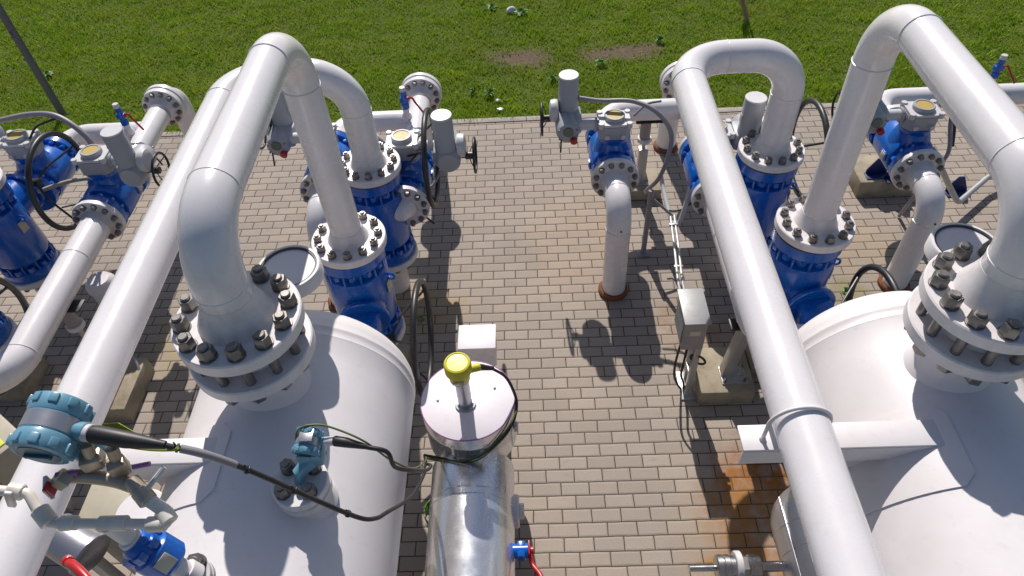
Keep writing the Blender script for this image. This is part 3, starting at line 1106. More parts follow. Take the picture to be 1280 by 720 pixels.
def plinth(label, x0, x1, y0, y1, h):
    b = MB()
    b.box(((x0 + x1) / 2, (y0 + y1) / 2, h / 2 - .01), (x1 - x0, y1 - y0, h + .02), bev=.014)
    return single('plinth', b, M['concrete'], label, 'plinth', ((x0 + x1) / 2, (y0 + y1) / 2, 0), 'concrete plinths')
plinth('concrete plinth below the jack post behind aisle outlet pipe', .80, 1.30, 5.36, 5.72, .12)
plinth('concrete plinth with upright steel plate, foot of long pipe', 1.225, 1.645, 2.97, 3.40, .15)
plinth('large concrete block with blue brackets, behind ball valve, right arch', 3.18, 3.72, 5.28, 5.70, .18)
plinth('concrete block in shade between long pipe and left vessel', -3.45, -3.16, 2.98, 3.48, .17)

# flat steel support standing on the aisle plinth
t = thing('pipe_support', 'tilted flat steel support on the plinth beside junction box', 'pipe support', (1.50, 3.12, .15), 'pipe support posts')
b = MB()
b.box((1.50, 3.12, .157), (.19, .16, .012), bev=.002)
b.box((1.475, 3.15, .43), (.085, .085, .55), Matrix.Rotation(.10, 3, 'Y'), bev=.008)
for s in (-1, 1):
    b.prism([(1.497 + s * .03, 3.11, .163), (1.497 + s * .088, 3.11, .163), (1.49 + s * .03, 3.11, .32)], (0, .01, 0))
part('post', b, M['galv'], t)
b = MB()
for sx in (-1, 1):
    for sy in (-1, 1):
        b.cyl((1.50 + sx * .075, 3.12 + sy * .06, .16), (1.50 + sx * .075, 3.12 + sy * .06, .20), .009, 10)
        b.hexp((1.50 + sx * .075, 3.12 + sy * .06, .163), (0, 0, 1), .026, .016)
part('anchor_bolts', b, M['bolt'], t)
b = MB()
b.box((1.452, 3.16, .72), (.14, .10, .02), bev=.003)
b.cyl((1.452, 3.16, .70), (1.452, 3.16, .835), .03, 16)
part('head', b, M['dark'], t)

# junction box with its sloping lid on a two-leg stand
bx, by = 1.105, 3.17
t = thing('junction_box', 'grey steel junction box on stand beside the aisle', 'junction box', (bx, 3.10, 0))
b = MB()
b.prism([(bx - .075, 3.03, .62), (bx - .075, 3.03, .905), (bx - .075, 3.31, .905), (bx - .075, 3.31, .62)], (.15, 0, 0))
part('box', b, M['boxgrey'], t)
b = MB()
b.box((bx, by, .922), (.178, .325, .012), bev=.002)
part('lid', b, M['boxgrey'], t)
b = MB()
for y, x in ((3.06, 1.16), (3.22, 1.18)):
    b.box((x, y, .31), (.045, .045, .62), bev=.004)
b.box((1.17, 3.14, .20), (.03, .16, .03), bev=.003)
b.box((1.17, 3.14, .008), (.12, .26, .012), bev=.002)
part('stand', b, M['galv'], t)
b = MB()
b.box((bx, 3.13, .612), (.135, .035, .014), bev=.002)
for k in range(4):
    b.cyl((bx - .05 + .033 * k, 3.13, .612), (bx - .05 + .033 * k, 3.13, .57), .012, 12)
part('gland_plate', b, M['dark'], t)
for y, z in ((3.12, .82), (3.20, .84)):
    b = MB()
    b.cyl((bx + .075, y, z), (bx + .12, y, z), .016, 12)
    part('cable_gland', b, M['dark'], t)
b = MB()
b.box((bx, 3.0285, .80), (.07, .003, .05), bev=.0008)
part('nameplate', b, M['cream'], t)
b = MB()
b.box((bx - .0775, 3.07, .765), (.005, .02, .22), bev=.001)
part('hinge', b, M['bolt'], t)
b = MB()
for k in range(2):
    x0 = bx - .05 + .05 * k
    b.tube(spline([(x0, 3.13, .58), (x0 - .03 + .01 * k, 3.07, .42), (x0 - .03, 3.04, .30), (x0 + .01, 3.06, .16), (1.12 + .02 * k, 3.10, .02)]), .009, 8)
b.torus((bx + .07, 3.05, .47), (.6, 1, .2), .055, .009, 28, 8)
part('looped_cables', b, M['cable'], t)

# slotted cable channel running from the valve to the junction box, with its strut
t = thing('cable_tray', 'narrow steel cable channel leading from outlet pipe to junction box', 'cable tray', (1.2, 4.4, 0))
b = MB()
for s in (-1, 1):
    b.tube(spline([(1.245 + s * .017, 4.62, .45), (1.215 + s * .017, 4.20, .45), (1.175 + s * .017, 3.80, .48), (1.14 + s * .017, 3.42, .62), (1.115 + s * .017, 3.30, .66)]), .0115, 8)
for y in (4.5, 4.0):
    b.box((1.236 if y > 4.2 else 1.195, y, .45), (.07, .02, .03), bev=.002)
part('channel', b, M['galv'], t)
b = MB()
b.tube([(1.03, 4.62, .0), (1.055, 4.72, .66)], .024, 12)
b.box((1.03, 4.61, .006), (.11, .09, .010), bev=.002)
b.tube([(1.05, 4.71, .60), (1.245, 4.62, .45)], .012, 8)
part('strut', b, M['conduit'], t)

def cable(name, pts, r, mat, label, cat='cable', n=10, seg=10, group=None):
    b = MB()
    b.tube(spline(pts, n), r, seg)
    return single(name, b, M[mat], label, cat, pts[0], group)

# conduits of the actuators
P = places['e']
cable('conduit', [(P.x - .28, P.y + .14, 1.46), (P.x - .10, P.y + .10, 1.45), (P.x + .14, P.y + .06, 1.46), (P.x + .32, P.y - .04, 1.42), (P.x + .445, P.y - .10, 1.26),
                  (P.x + .45, P.y - .10, 1.02), (P.x + .40, P.y - .10, .80), (P.x + .34, P.y - .02, .62), (P.x + .34, P.y + .08, .50)], .019, 'conduit', 'grey conduit arching over the header from the aisle actuator', 'conduit')
cable('conduit', [(P.x + .16, P.y + .05, 1.33), (P.x + .27, P.y + .10, 1.40), (P.x + .37, P.y + .06, 1.45)], .010, 'conduit', 'thin conduit from aisle gearbox up to the larger conduit', 'conduit')
cable('conduit', [(1.195, 5.02, .56), (1.205, 4.90, .50), (1.235, 4.62, .42), (1.275, 4.52, .43), (1.325, 4.56, .60), (1.365, 4.63, .80), (1.40, 4.66, .96), (1.46, 4.70, 1.06)], .020, 'lite', 'looped pale conduit between aisle cable channel and shaded blue valve', 'conduit')
cable('signal_cable', [(P.x + .43, P.y - .02, .50), (P.x + .50, P.y - .10, .44), (P.x + .62, P.y - .22, .55), (P.x + .76, P.y - .24, .80), (P.x + .84, P.y - .15, .95)], .008, 'cable', 'thin black cable under the looped pale conduit')
P = places['g']
cable('conduit', [(P.x + .17, P.y + .06, 1.33), (P.x + .27, P.y + .10, 1.36), (P.x + .31, P.y + .04, 1.15), (P.x + .36, P.y - .02, .92), (P.x + .33, P.y + .0, .70), (P.x + .33, P.y + .1, .3), (P.x + .36, P.y + .2, .02)], .017, 'conduit', 'grey conduit dropping beside the ball valve under right arch', 'conduit')
cable('conduit', [(P.x + .20, P.y + .10, 1.33), (P.x + .31, P.y + .14, 1.30), (P.x + .38, P.y + .08, 1.10), (P.x + .40, P.y + .02, .95)], .012, 'cable', 'short black conduit beside the grey one, right arch', 'conduit')
b = MB()
b.tube(fillet([(3.62, 4.98, .62), (3.86, 5.02, .30), (3.98, 4.98, .14), (4.40, 5.32, .14), (4.75, 5.5, .14)], [.05, .07, .2], 6), .026, 12)
single('conduit', b, M['galv'], 'bent galvanised conduit low above paving, behind right riser', 'conduit', (3.98, 4.98, .14))
for (x, y, lab) in ((4.00, 5.66, 'dark blue angle bracket farther back, behind right riser'), (4.15, 5.30, 'dark blue angle bracket nearer the conduit, behind right riser'),
                    (3.36, 5.40, 'dark blue angle bracket on block, beside the ball valve'), (3.52, 5.33, 'dark blue angle bracket on block, front edge')):
    z = .18 if x < 3.8 else 0
    b = MB()
    b.prism([(x - .10, y, z), (x + .10, y, z), (x + .10, y, z + .03), (x + .02, y, z + .18), (x - .03, y, z + .18), (x - .10, y, z + .05)], (0, .012, 0))
    b.box((x, y - .035, z + .006), (.22, .10, .010), bev=.002)
    single('bracket', b, M['navy'], lab, 'bracket', (x, y, z), 'dark blue floor brackets')
P = places['d']
cable('conduit', [(P.x - .14, P.y + .02, 1.30), (P.x - .22, P.y + .10, 1.33), (P.x - .32, P.y + .32, 1.36), (P.x - .42, P.y + .42, 1.15), (P.x - .45, P.y + .30, .9)], .020, 'conduit', 'grey conduit behind the left upright valve flange', 'conduit')
cable('signal_cable', [(P.x + .16, P.y - .08, 1.30), (P.x + .02, P.y - .22, 1.22), (P.x - .06, P.y - .28, 1.10), (P.x - .02, P.y - .30, 1.0), (P.x + .20, P.y - .32, .72)], .008, 'cable', 'black cable looped between left valve flange and large handwheel')
cable('signal_cable', [(P.x - .06, P.y - .25, 1.08), (P.x + .05, P.y - .22, 1.05), (P.x + .20, P.y - .18, 1.0), (P.x + .30, P.y - .05, 1.1)], .011, 'conduit', 'grey cable running behind the large left handwheel')
P = places['b']
cable('conduit', [(-4.62, 4.95, 1.44), (-4.40, 4.98, 1.46), (-4.10, 5.02, 1.49), (-3.86, 4.99, 1.48), (-3.66, 4.90, 1.36), (-3.60, 4.85, 1.18), (-3.62, 4.9, .9)], .024, 'conduit', 'grey conduit arching over the far left valves', 'conduit')
cable('signal_cable', [(-4.10, 4.86, 1.36), (-4.02, 4.92, 1.44), (-3.88, 4.99, 1.46)], .009, 'cable', 'thin black cable rising to the far left conduit')
cable('conduit', [(-4.10, 4.60, 1.02), (-3.85, 4.68, 1.05), (-3.62, 4.70, 1.06), (-3.38, 4.66, 1.07)], .018, 'beige', 'straight beige conduit behind the far left handwheel', 'conduit')
cable('signal_cable', [(-3.95, 4.55, .88), (-3.80, 4.66, .84), (-3.72, 4.58, .92), (-3.62, 4.68, .96), (-3.35, 4.70, .95)], .008, 'cable', 'knotted black cable below the far left gearbox')

# mast on the lawn
b = MB()
b.cyl((-5.60, 7.35, -.05), (-5.60, 7.35, 3.4), .044, 24, r1=.040)
b.box((-5.60, 7.30, 1.05), (.02, .02, .06), bev=.003)
single('mast', b, M['mast'], 'plain dark grey mast rising from lawn at upper left', 'mast', (-5.60, 7.35, 0))

# ------------------------------------------------------------------ clad heater in the aisle
hx = -.436
t = thing('clad_heater', 'shiny steel clad drum and pipe with yellow capped probe, beside left vessel', 'heater', (hx, 2.0, 0))
b = MB()
prof = [(0, -2.30), (.240, -2.30), (.262, -2.285), (.270, -2.26)]
for y in (-1.97, -1.10, -.2):
    prof += [(.270, y - .004), (.2735, y), (.270, y + .004)]
prof += [(.270, 1.0), (0, 1.0)]
b.lathe(prof, (hx, 0, .40), (0, -1, 0), 96)
for x0 in (-.16, -.03, .09):
    a = x0 / .270
    b.box((hx + .271 * math.sin(a), 2.02, .40 + .271 * math.cos(a)), (.085, .014, .005), Matrix.Rotation(a, 3, 'Y'), bev=.001)
part('pipe_cladding', b, M['steelplate'], t)
b = MB()
prof = [(0, .46), (.26, .46), (.292, .50), (.296, .505), (.296, .78), (.299, .784), (.296, .788), (.296, .888), (.294, .893), (.290, .893)]
b.lathe(prof, (hx, 2.49, 0), (0, 0, 1), 96)
for a in (-1.9, -1.2, -.4, .6):
    b.box((hx + .2975 * math.cos(a), 2.49 + .2975 * math.sin(a), .66), (.004, .02, .30), Matrix.Rotation(a, 3, 'Z'), bev=.001)
part('drum_cladding', b, M['steelplate'], t)
b = MB()
b.lathe([(.296, .886), (.300, .889), (.300, .897), (.296, .900), (0, .900)], (hx, 2.49, 0), (0, 0, 1), 96)
for x, y in ((-.19, .0), (.17, .08)):
    b.cyl((hx + x, 2.49 + y, .90), (hx + x, 2.49 + y, .912), .008, 10)
part('lid', b, M['lid'], t)
b = MB()
b.torus((hx, 2.49, .8985), (0, 0, 1), .298, .004, 80, 8)
part('lid_rim', b, M['violet'], t)
b = MB()
b.lathe([(.066, .90), (.066, .914), (.05, .916), (.05, .93), (.045, .93), (.043, 1.20), (0, 1.20)], (hx - .012, 2.455, 0), (0, 0, 1), 32)
pr_ = part('probe', b, M['greyband'], t)
b = MB()
b.lathe([(.052, 1.17), (.062, 1.178), (.064, 1.250), (.076, 1.257), (.081, 1.263), (.082, 1.325), (.076, 1.338), (.066, 1.342), (.062, 1.338), (0, 1.340)], (hx - .020, 2.455, 0), (0, 0, 1), 40)
b.cyl((hx + .05, 2.47, 1.25), (hx + .105, 2.49, 1.24), .026, 14)
part('probe_head', b, M['yellow'], pr_)
b = MB()
b.box((hx - .020, 2.455 - .065, 1.215), (.07, .006, .03), bev=.001)
part('probe_plate', b, M['greyband'], pr_)
b = MB()
b.cyl((hx + .10, 2.488, 1.24), (hx + .18, 2.525, 1.17), .022, 12, r1=.013)
b.tube(spline([(hx + .17, 2.52, 1.18), (hx + .25, 2.535, 1.06), (hx + .300, 2.49, .935), (hx + .308, 2.43, .88), (hx + .275, 2.33, .84), (hx + .19, 2.245, .79), (hx + .06, 2.185, .72), (hx - .08, 2.19, .655), (hx - .19, 2.24, .61), (hx - .30, 2.27, .60)]), .0095, 10)
part('probe_cable', b, M['cable'], t)
b = MB()
for dz, r in ((.028, .005), (-.02, .0045)):
    b.tube(spline([(hx + .306, 2.40, .875 + dz * .3), (hx + .262, 2.305, .84 + dz), (hx + .18, 2.235, .785 + dz), (hx + .06, 2.176, .715 + dz), (hx - .08, 2.18, .65 + dz), (hx - .20, 2.23, .60 + dz * .4), (hx - .30, 2.26, .58)]), r, 8)
part('loose_wires', b, M['green'], t)
for c_, z_ in (((hx + .30, 2.47, .84), (.03, .05, .10)), ((hx + .297, 2.40, .70), (.025, .04, .07))):
    b = MB()
    b.box(c_, z_, bev=.006)
    part('clip', b, M['galv'], t)
# side branch with blue valve and red lever
t = thing('drain_valve', 'blue drain valve with red lever at side of steel cladding', 'valve', (hx + .3, 1.7, .4))
b = MB()
b.cyl((hx + .20, 1.985, .36), (hx + .298, 1.985, .36), .105, 32, ch=.008)
b.cyl((hx + .298, 1.985, .36), (hx + .33, 1.985, .36), .05, 20)
part('flange', b, M['flangewhite'], t)
b = MB()
b.cyl((hx + .22, 1.70, .43), (hx + .355, 1.70, .43), .044, 24, ch=.006)
b.box((hx + .31, 1.70, .43), (.05, .10, .085), bev=.01)
part('body', b, M['blue'], t)
b = MB()
b.box((hx + .358, 1.70, .44), (.010, .085, .10), bev=.003)
b.cyl((hx + .36, 1.70, .43), (hx + .385, 1.70, .43), .026, 16)
b.tube(spline([(hx + .365, 1.68, .43), (hx + .375, 1.62, .42), (hx + .42, 1.55, .44), (hx + .435, 1.48, .45), (hx + .435, 1.40, .45)]), .015, 10)
part('lever', b, M['red'], t)
b = MB()
b.cyl((hx + .20, 1.60, .28), (hx + .42, 1.60, .16), .02, 12)
part('drain_spout', b, M['red'], t)

# white pedestal box behind the drum
t = thing('terminal_box', 'white square terminal box on a post behind the steel drum', 'terminal box', (-.42, 3.22, 0))
b = MB()
b.box((-.42, 3.22, .49), (.262, .20, .22), bev=.006)
part('box', b, M['flangewhite'], t)
b = MB()
b.box((-.42, 3.22, .607), (.275, .222, .012), bev=.003)
part('lid', b, M['lid'], t)
b = MB()
b.box((-.42, 3.24, .19), (.06, .06, .39), bev=.004)
b.box((-.42, 3.24, .006), (.16, .16, .012), bev=.002)
part('post', b, M['galv'], t)
b = MB()
b.tube(spline([(-.33, 3.20, .39), (-.30, 3.14, .28), (-.25, 3.10, .30), (-.22, 3.06, .18), (-.24, 3.02, .02)]), .010, 8)
part('cable', b, M['cable'], t)

# ------------------------------------------------------------------ clad dome and fittings beside the right vessel
dx_, dz_ = 1.635, .66
t = thing('clad_heater', 'dull steel clad dome under the long pipe, beside right vessel', 'heater', (dx_, 1.2, 0))
b = MB()
prof = [(0, .14)]
for k in range(1, 13):
    a = PI / 2 * k / 12
    prof.append((.30 * math.sin(a), -.10 + .24 * math.cos(a)))
for y in (.16, .30, .75, 1.2):
    prof += [(.300, -y + .004), (.3035, -y), (.300, -y - .004)]
prof += [(.30, -1.9), (0, -1.9)]
b.lathe(prof, (dx_, 1.83, dz_), (0, 1, 0), 80)
b.box((dx_ - .270, 1.35, dz_ + .135), (.006, .95, .016), Matrix.Rotation(-.45, 3, 'Y'), bev=.001)
part('cladding', b, M['domeclad'], t)
b = MB()
b.box((dx_, 1.2, .21), (.30, .12, .40), bev=.01)
part('foot', b, M['galv'], t)
t = thing('pipe_union', 'stainless threaded pipe union with white ring at the bottom edge', 'pipe fitting', (1.1, 1.47, .7))
b = MB()
o_ = V((.905, 1.485, .66))
b.lathe([(0, -.09), (.018, -.09), (.018, .055), (.060, .055), (.070, .062), (.070, .09), (.066, .095), (.070, .10), (.070, .128), (.064, .132), (.064, .155), (.03, .156), (.03, .185)], o_, (1, 0, 0), 36)
b.hexp(o_ + V((.195, 0, 0)), (1, 0, 0), .118, .035)
b.lathe([(.03, .228), (.060, .228), (.066, .235), (.066, .29), (.060, .296), (.028, .297), (.028, .45), (0, .45)], o_, (1, 0, 0), 36)
part('body', b, M['fitting'], t)
b = MB()
b.ring(o_ + V((.158, 0, .004)), (1, 0, 0), .086, .03, .036, 40, ch=.004)
part('ring', b, M['lite'], t)

# ------------------------------------------------------------------ transmitters
def transmitter(name, label, c, k, ax, gdir):
    """round two-lid housing along ax, gland towards gdir, k = scale"""
    c, ax, gd = V(c), V(ax).normalized(), V(gdir).normalized()
    t = thing(name, label, 'transmitter', c, 'teal field transmitters')
    b = MB()
    R_ = .098 * k
    b.lathe([(0, -.034 * k), (R_, -.034 * k), (R_, .034 * k), (0, .034 * k)], c, ax, 40)
    for s in (-1, 1):
        b.lathe([(R_ * .9, .034 * k), (R_ * 1.0, .036 * k), (R_ * 1.05, .05 * k), (R_ * 1.05, .085 * k), (R_ * .98, .1 * k), (R_ * .80, .104 * k), (R_ * .76, .100 * k), (0, .100 * k)], c, ax * s, 40)
        x, y, _ = basis(ax)
        for q in range(10):
            an = 2 * PI * q / 10
            d = x * math.cos(an) + y * math.sin(an)
            rot = Matrix((d, ax.cross(d), ax)).transposed()
            b.box(c + d * R_ * 1.022 + ax * s * .076 * k, (.02 * k, .032 * k, .036 * k), rot, bev=.005 * k)
    b.cyl(c + gd * R_ * .8, c + gd * (R_ + .035 * k), .034 * k, 20)
    b.cyl(c + V((.03 * k, 0, -.05 * k)), c + V((.05 * k, .01 * k, -.20 * k)), .055 * k, 24)
    part('housing', b, M['teal'], t)
    b = MB()
    b.lathe([(R_ * .9, -.030 * k), (R_ * 1.012, -.030 * k), (R_ * 1.012, .030 * k), (R_ * .9, .030 * k)], c, ax, 48)
    part('nameplate_band', b, M['greyband'], t)
    x, y, _ = basis(ax)
    for s in (-1, 1):
        b = MB()
        b.disc(c + ax * s * .0985 * k, ax * s, R_ * .72, .006 * k, 32, ch=.002)
        b.box(c + ax * s * .107 * k, (.02 * k, .10 * k, .02 * k), Matrix((ax, x, y)).transposed(), bev=.003 * k)
        part('lid_face', b, M['tealdark'], t)
    return t
TB = V((-1.395, 1.08, 2.95))
t = transmitter('pressure_transmitter', 'large teal transmitter near the camera over the long left pipe', TB, .80, (.10, 1, .12), (1, -.12, -.06))
b = MB()
b.cyl(TB + V((.095, -.014, -.007)), TB + V((.118, -.017, -.009)), .026, 20)
part('gland_nut', b, M['lite'], t)
b = MB()
b.tube([TB + V((.116, -.017, -.009)), TB + V((.135, -.02, -.011)), TB + V((.22, -.031, -.026)), TB + V((.30, -.038, -.041)), TB + V((.325, -.040, -.046))], [.024, .027, .025, .015, .012], 20)
part('cable_boot', b, M['cable'], t)
b = MB()
b.prism([TB + V((.13, .022, -.02)), TB + V((.17, .030, -.03)), TB + V((.215, .010, -.05)), TB + V((.20, -.02, -.07)), TB + V((.14, -.01, -.07))], (0, -.003, .004))
b.tube(spline([TB + V((.17, -.02, -.075)), TB + V((.26, -.03, -.085)), TB + V((.34, -.045, -.065)), TB + V((.36, -.045, -.055))]), .005, 8)
part('earth_wire', b, M['olive'], t)
hang = [TB + V((.318, -.040, -.045)), TB + V((.42, -.035, -.12)), (-.87, 1.065, 2.655), (-.76, 1.075, 2.47), (-.665, 1.12, 2.22), (-.63, 1.17, 2.10), (-.615, 1.25, 1.98), (-.60, 1.50, 1.60), (-.62, 1.82, 1.20), (-.67, 2.02, .92), (-.70, 2.14, .72), (-.735, 2.27, .60)]
cable('signal_cable', hang, .0088, 'cable', 'black cable hanging from large transmitter across the vessel to the drum')
b = MB()
b.tube(spline(hang)[4:16], .0125, 12)
single('cable_sleeve', b, M['conduit'], 'short grey sleeve on the hanging transmitter cable', 'sleeve', hang[1])
for k_, lab_ in ((3, 'black cable tie at the end of the large cable boot'), (17, 'black cable tie just below the grey cable sleeve'),
                 (26, 'black cable tie over the small nozzle'), (37, 'black cable tie nearest the low bend of hanging cable')):
    pt, nx = spline(hang)[k_], spline(hang)[k_ + 1]
    b = MB()
    b.cyl(pt, pt + (nx - pt).normalized() * .008, .0135, 12)
    b.box(pt + V((0, .004, .013)), (.004, .004, .022), bev=.001)
    single('cable_tie', b, M['dark'], lab_, 'cable tie', pt, 'cable ties on the hanging cable')

# nozzle with the small transmitter on the left vessel
NZ = V((-.958, 1.335, 0))
t = thing('transmitter_nozzle', 'small bolted flange nozzle on the left vessel top', 'nozzle', (NZ.x, NZ.y, 1.95))
b = MB()
b.lathe([(.118, 1.93), (.10, 1.97), (.095, 2.00), (.112, 2.012), (.112, 2.042), (.108, 2.046), (.104, 2.048), (.104, 2.056), (.112, 2.060), (.112, 2.092), (.108, 2.096), (0, 2.096)], (NZ.x, NZ.y, 0), (0, 0, 1), 48)
part('flange', b, M['flangewhite'], t)
fl = t.children[0]
bolts(fl, (NZ.x, NZ.y, 2.096), (0, 0, 1), .074, 4, TXBOLT, PI / 4)
TS = V((-.895, 1.415, 2.26))
t = transmitter('pressure_transmitter', 'small teal transmitter standing on the left vessel nozzle', TS, .50, (.15, 1, .3), (1, .02, .02))
b = MB()
b.box(TS + V((0, -.01, -.065)), (.10, .085, .075), bev=.012)
b.tube([TS + V((0, -.02, -.09)), V((NZ.x + .01, NZ.y + .01, 2.15)), V((NZ.x, NZ.y, 2.09))], [.036, .026, .020], 16)
part('base', b, M['teal'], t)
b = MB()
b.box(TS + V((.005, .0, .052)), (.055, .055, .006), bev=.002)
part('label_plate', b, M['greyband'], t)
b = MB()
b.cyl(TS + V((.062, 0, 0)), TS + V((.10, .001, .0)), .018, 16)
part('gland_nut', b, M['lite'], t)
b = MB()
b.tube([TS + V((.098, .001, 0)), TS + V((.105, .001, 0)), TS + V((.15, -.004, -.006)), TS + V((.215, -.014, -.02)), TS + V((.225, -.016, -.022))], [.016, .021, .020, .012, .010], 16)
part('cable_boot', b, M['cable'], t)
cable('signal_cable', [TS + V((.222, -.016, -.022)), TS + V((.30, -.02, -.06)), (-.585, 1.40, 2.07), (-.545, 1.50, 1.85), (-.575, 1.75, 1.38), (-.62, 1.98, 1.0), (-.68, 2.10, .80)], .0095, 'cable', 'black cable from small transmitter running right to the steel drum')
cable('signal_cable', [TS + V((-.05, -.03, -.03)), TS + V((-.03, .02, .055)), TS + V((.04, .04, .06)), TS + V((.12, .03, .035)), TS + V((.22, .0, -.01)), (-.60, 1.42, 2.09), (-.56, 1.52, 1.83), (-.60, 1.80, 1.36), (-.66, 2.05, .95), (-.70, 2.18, .74)], .0042, 'green', 'green and yellow earth wire from small transmitter to the drum')

# ------------------------------------------------------------------ manifold and tubing in the near left corner
t = thing('pipe_manifold', 'white threaded pipework with tees and elbows, bottom left corner', 'pipework', (-1.24, .89, 2.75))
b = MB()
e1, e2 = V((-1.40, .886, 2.745)), V((-1.078, .873, 2.75))
rr_ = .0148
b.tube([e1, e2], rr_, 20)
for p, d in ((e1 + V((.03, 0, 0)), .05), (V((-1.235, .88, 2.748)), .085), (e2 - V((.03, 0, 0)), .05)):
    b.cyl(p - V((d / 2, 0, 0)), p + V((d / 2, 0, 0)), .0225, 20, ch=.004)
b.tube(fillet([e1, e1 + V((-.045, .005, .004)), e1 + V((-.10, .075, .045)), (-1.60, .965, 2.81)], [.02, .03], 6), rr_, 20)
b.cyl(e1 + V((-.025, .0, .0)), e1 + V((-.062, .035, .022)), .026, 18)
b.cyl((-1.515, .963, 2.79), (-1.555, .966, 2.802), .024, 18)
# right-hand elbow that turns back up to the brass valve
b.tube(fillet([e2, e2 + V((.025, 0, 0)), e2 + V((-.01, .035, .014)), e2 + V((-.066, .066, .028))], [.018, .02], 6), .0195, 20)
b.cyl(e2 + V((.012, .004, .002)), e2 + V((-.01, .03, .014)), .025, 18)
part('tubing', b, M['tube'], t)
b = MB()
q = e2 + V((-.070, .069, .029))
b.cyl(q + V((.012, -.012, -.004)), q + V((-.02, .018, .012)), .027, 20)
b.cyl(q, q + V((-.05, .045, .022)), .024, 18)
b.tube(spline([q + V((-.04, .030, .012)), q + V((-.10, .048, .018)), q + V((-.17, .058, .024)), q + V((-.24, .062, .026))]), .021, 18)
b.box(q + V((-.085, .075, .05)), (.05, .05, .06), Matrix.Rotation(.5, 3, 'Z'), bev=.008)
b.cyl(q + V((-.085, .085, .07)), q + V((-.085, .10, .115)), .018, 14)
b.box(q + V((-.155, .085, .075)), (.06, .055, .05), Matrix.Rotation(.3, 3, 'Z'), bev=.01)
b.cyl(q + V((-.15, .085, .09)), q + V((-.15, .10, .135)), .017, 14)
b.hexp(q + V((-.235, .04, .03)), (-.4, .1, .7), .05, .035)
part('brass_valves', b, M['brass'], t)
b = MB()
b.tube([q + V((.005, .012, .02)), q + V((.055, .065, .055))], .008, 8)
part('lever', b, M['lite'], t)
b = MB()
b.box(q + V((-.275, .02, .04)), (.012, .055, .05), Matrix.Rotation(.4, 3, 'Z'), bev=.003)
part('lever', b, M['lite'], t)
b = MB()
b.box((-1.50, .915, 2.845), (.022, .012, .085), Matrix.Rotation(.4, 3, 'Y'), bev=.003)
part('lever', b, M['galv'], t)
b = MB()
b.cyl(q + V((-.045, .075, .045)), q + V((.005, .083, .048)), .008, 12)
part('valve_stem', b, M['violet'], t)
b = MB()
b.cyl(q + V((-.20, .06, .05)), q + V((-.26, .05, .055)), .009, 12)
part('valve_stem', b, M['violet'], t)
b = MB()
b.box(q + V((-.265, .01, .045)), (.010, .03, .05), bev=.002)
part('stop_tag', b, M['red'], t)
# branch into the blue ball valve
b = MB()
b.tube([(-1.25, .88, 2.745), (-1.24, .878, 2.70), (-1.222, .872, 2.64)], .026, 20)
b.cyl((-1.227, .874, 2.66), (-1.222, .872, 2.64), .034, 20)
part('branch', b, M['flangewhite'], t)
t = thing('sampling_valve', 'bright blue sampling valve below white tubing, bottom left', 'valve', (-1.18, .86, 2.58))
axv = V((.075, -.022, -.125)).normalized()
o_ = V((-1.222, .872, 2.645))
b = MB()
b.lathe([(.0, 0), (.040, 0), (.050, .012), (.052, .05), (.060, .055), (.066, .062), (.066, .135), (.058, .145), (0, .145)], o_, axv, 36)
x, y, _ = basis(axv)
for q_ in range(6):
    an = 2 * PI * q_ / 6 + .3
    d = x * math.cos(an) + y * math.sin(an)
    b.hexp(o_ + axv * .022 + d * .047, axv, .038, .03)
part('body', b, M['blue'], t)
b = MB()
d = (V((.55, -.5, .67)) - axv * V((.55, -.5, .67)).dot(axv)).normalized()
b.box(o_ + axv * .10 + d * .0665, (.05, .05, .004), Matrix((axv.cross(d), axv, d)).transposed(), bev=.001)
part('nameplate', b, M['cream'], t)
b = MB()
b.lathe([(.02, .145), (.03, .145), (.03, .20), (.04, .20), (.04, .24), (0, .24)], o_, axv, 24)
b.lathe([(0, 0), (.062, 0), (.064, -.02), (.060, -.022), (.060, -.03), (.064, -.032), (.064, -.055), (0, -.055)], (-1.135, .852, 2.405), (.10, -.2, 1), 36)
part('flange', b, M['flangewhite'], t)
fl = t.children[-1]
b = MB()
b.tube([(-1.142, .857, 2.36), (-1.15, .862, 2.20), (-1.15, .865, 2.02)], .03, 20)
part('riser', b, M['flangewhite'], t)
bolts(fl, (-1.138, .869, 2.407), (.10, -.2, 1), .028, 2, TXBOLT, .9)

# equipment on the ground between the long pipe and the left vessel
t = thing('drain_pot', 'shiny steel pot lying on a post beside the long left pipe, bottom edge', 'pot', (-2.40, 1.52, 0))
b = MB()
pa = V((.82, -.42, -.18)).normalized()
po = V((-2.64, 1.62, 1.06))
b.lathe([(0, .0), (.10, .0), (.112, .012), (.112, .235), (.120, .24), (.120, .262), (.112, .268), (.10, .275), (0, .28)], po, pa, 40)
part('body', b, M['greyband'], t)
b = MB()
b.box((-2.52, 1.56, .5), (.06, .06, .92), bev=.004)
b.box((-2.52, 1.56, .006), (.2, .2, .012), bev=.002)
part('post', b, M['galv'], t)
b = MB()
b.tube(spline([(-2.29, 1.33, 1.36), (-2.21, 1.29, 1.41), (-2.11, 1.22, 1.42), (-2.03, 1.14, 1.39)]), .022, 12)
b.cyl((-2.31, 1.35, 1.33), (-2.26, 1.32, 1.385), .026, 14)
single('valve_lever', b, M['red'], 'red lever beside the shiny pot, bottom left', 'lever', (-2.2, 1.3, 1.36))
t = thing('filter_housing', 'beige box with white round cover between long pipe and left vessel', 'filter', (-2.42, 1.80, 0))
b = MB()
b.box((-2.46, 1.83, .50), (.26, .30, 1.0), bev=.02)
part('housing', b, M['beige'], t)
b = MB()
b.lathe([(0, 1.06), (.13, 1.06), (.14, 1.05), (.14, 1.0), (.11, .98), (.11, .0), (0, 0)], (-2.20, 1.72, 0), (0, 0, 1), 40)
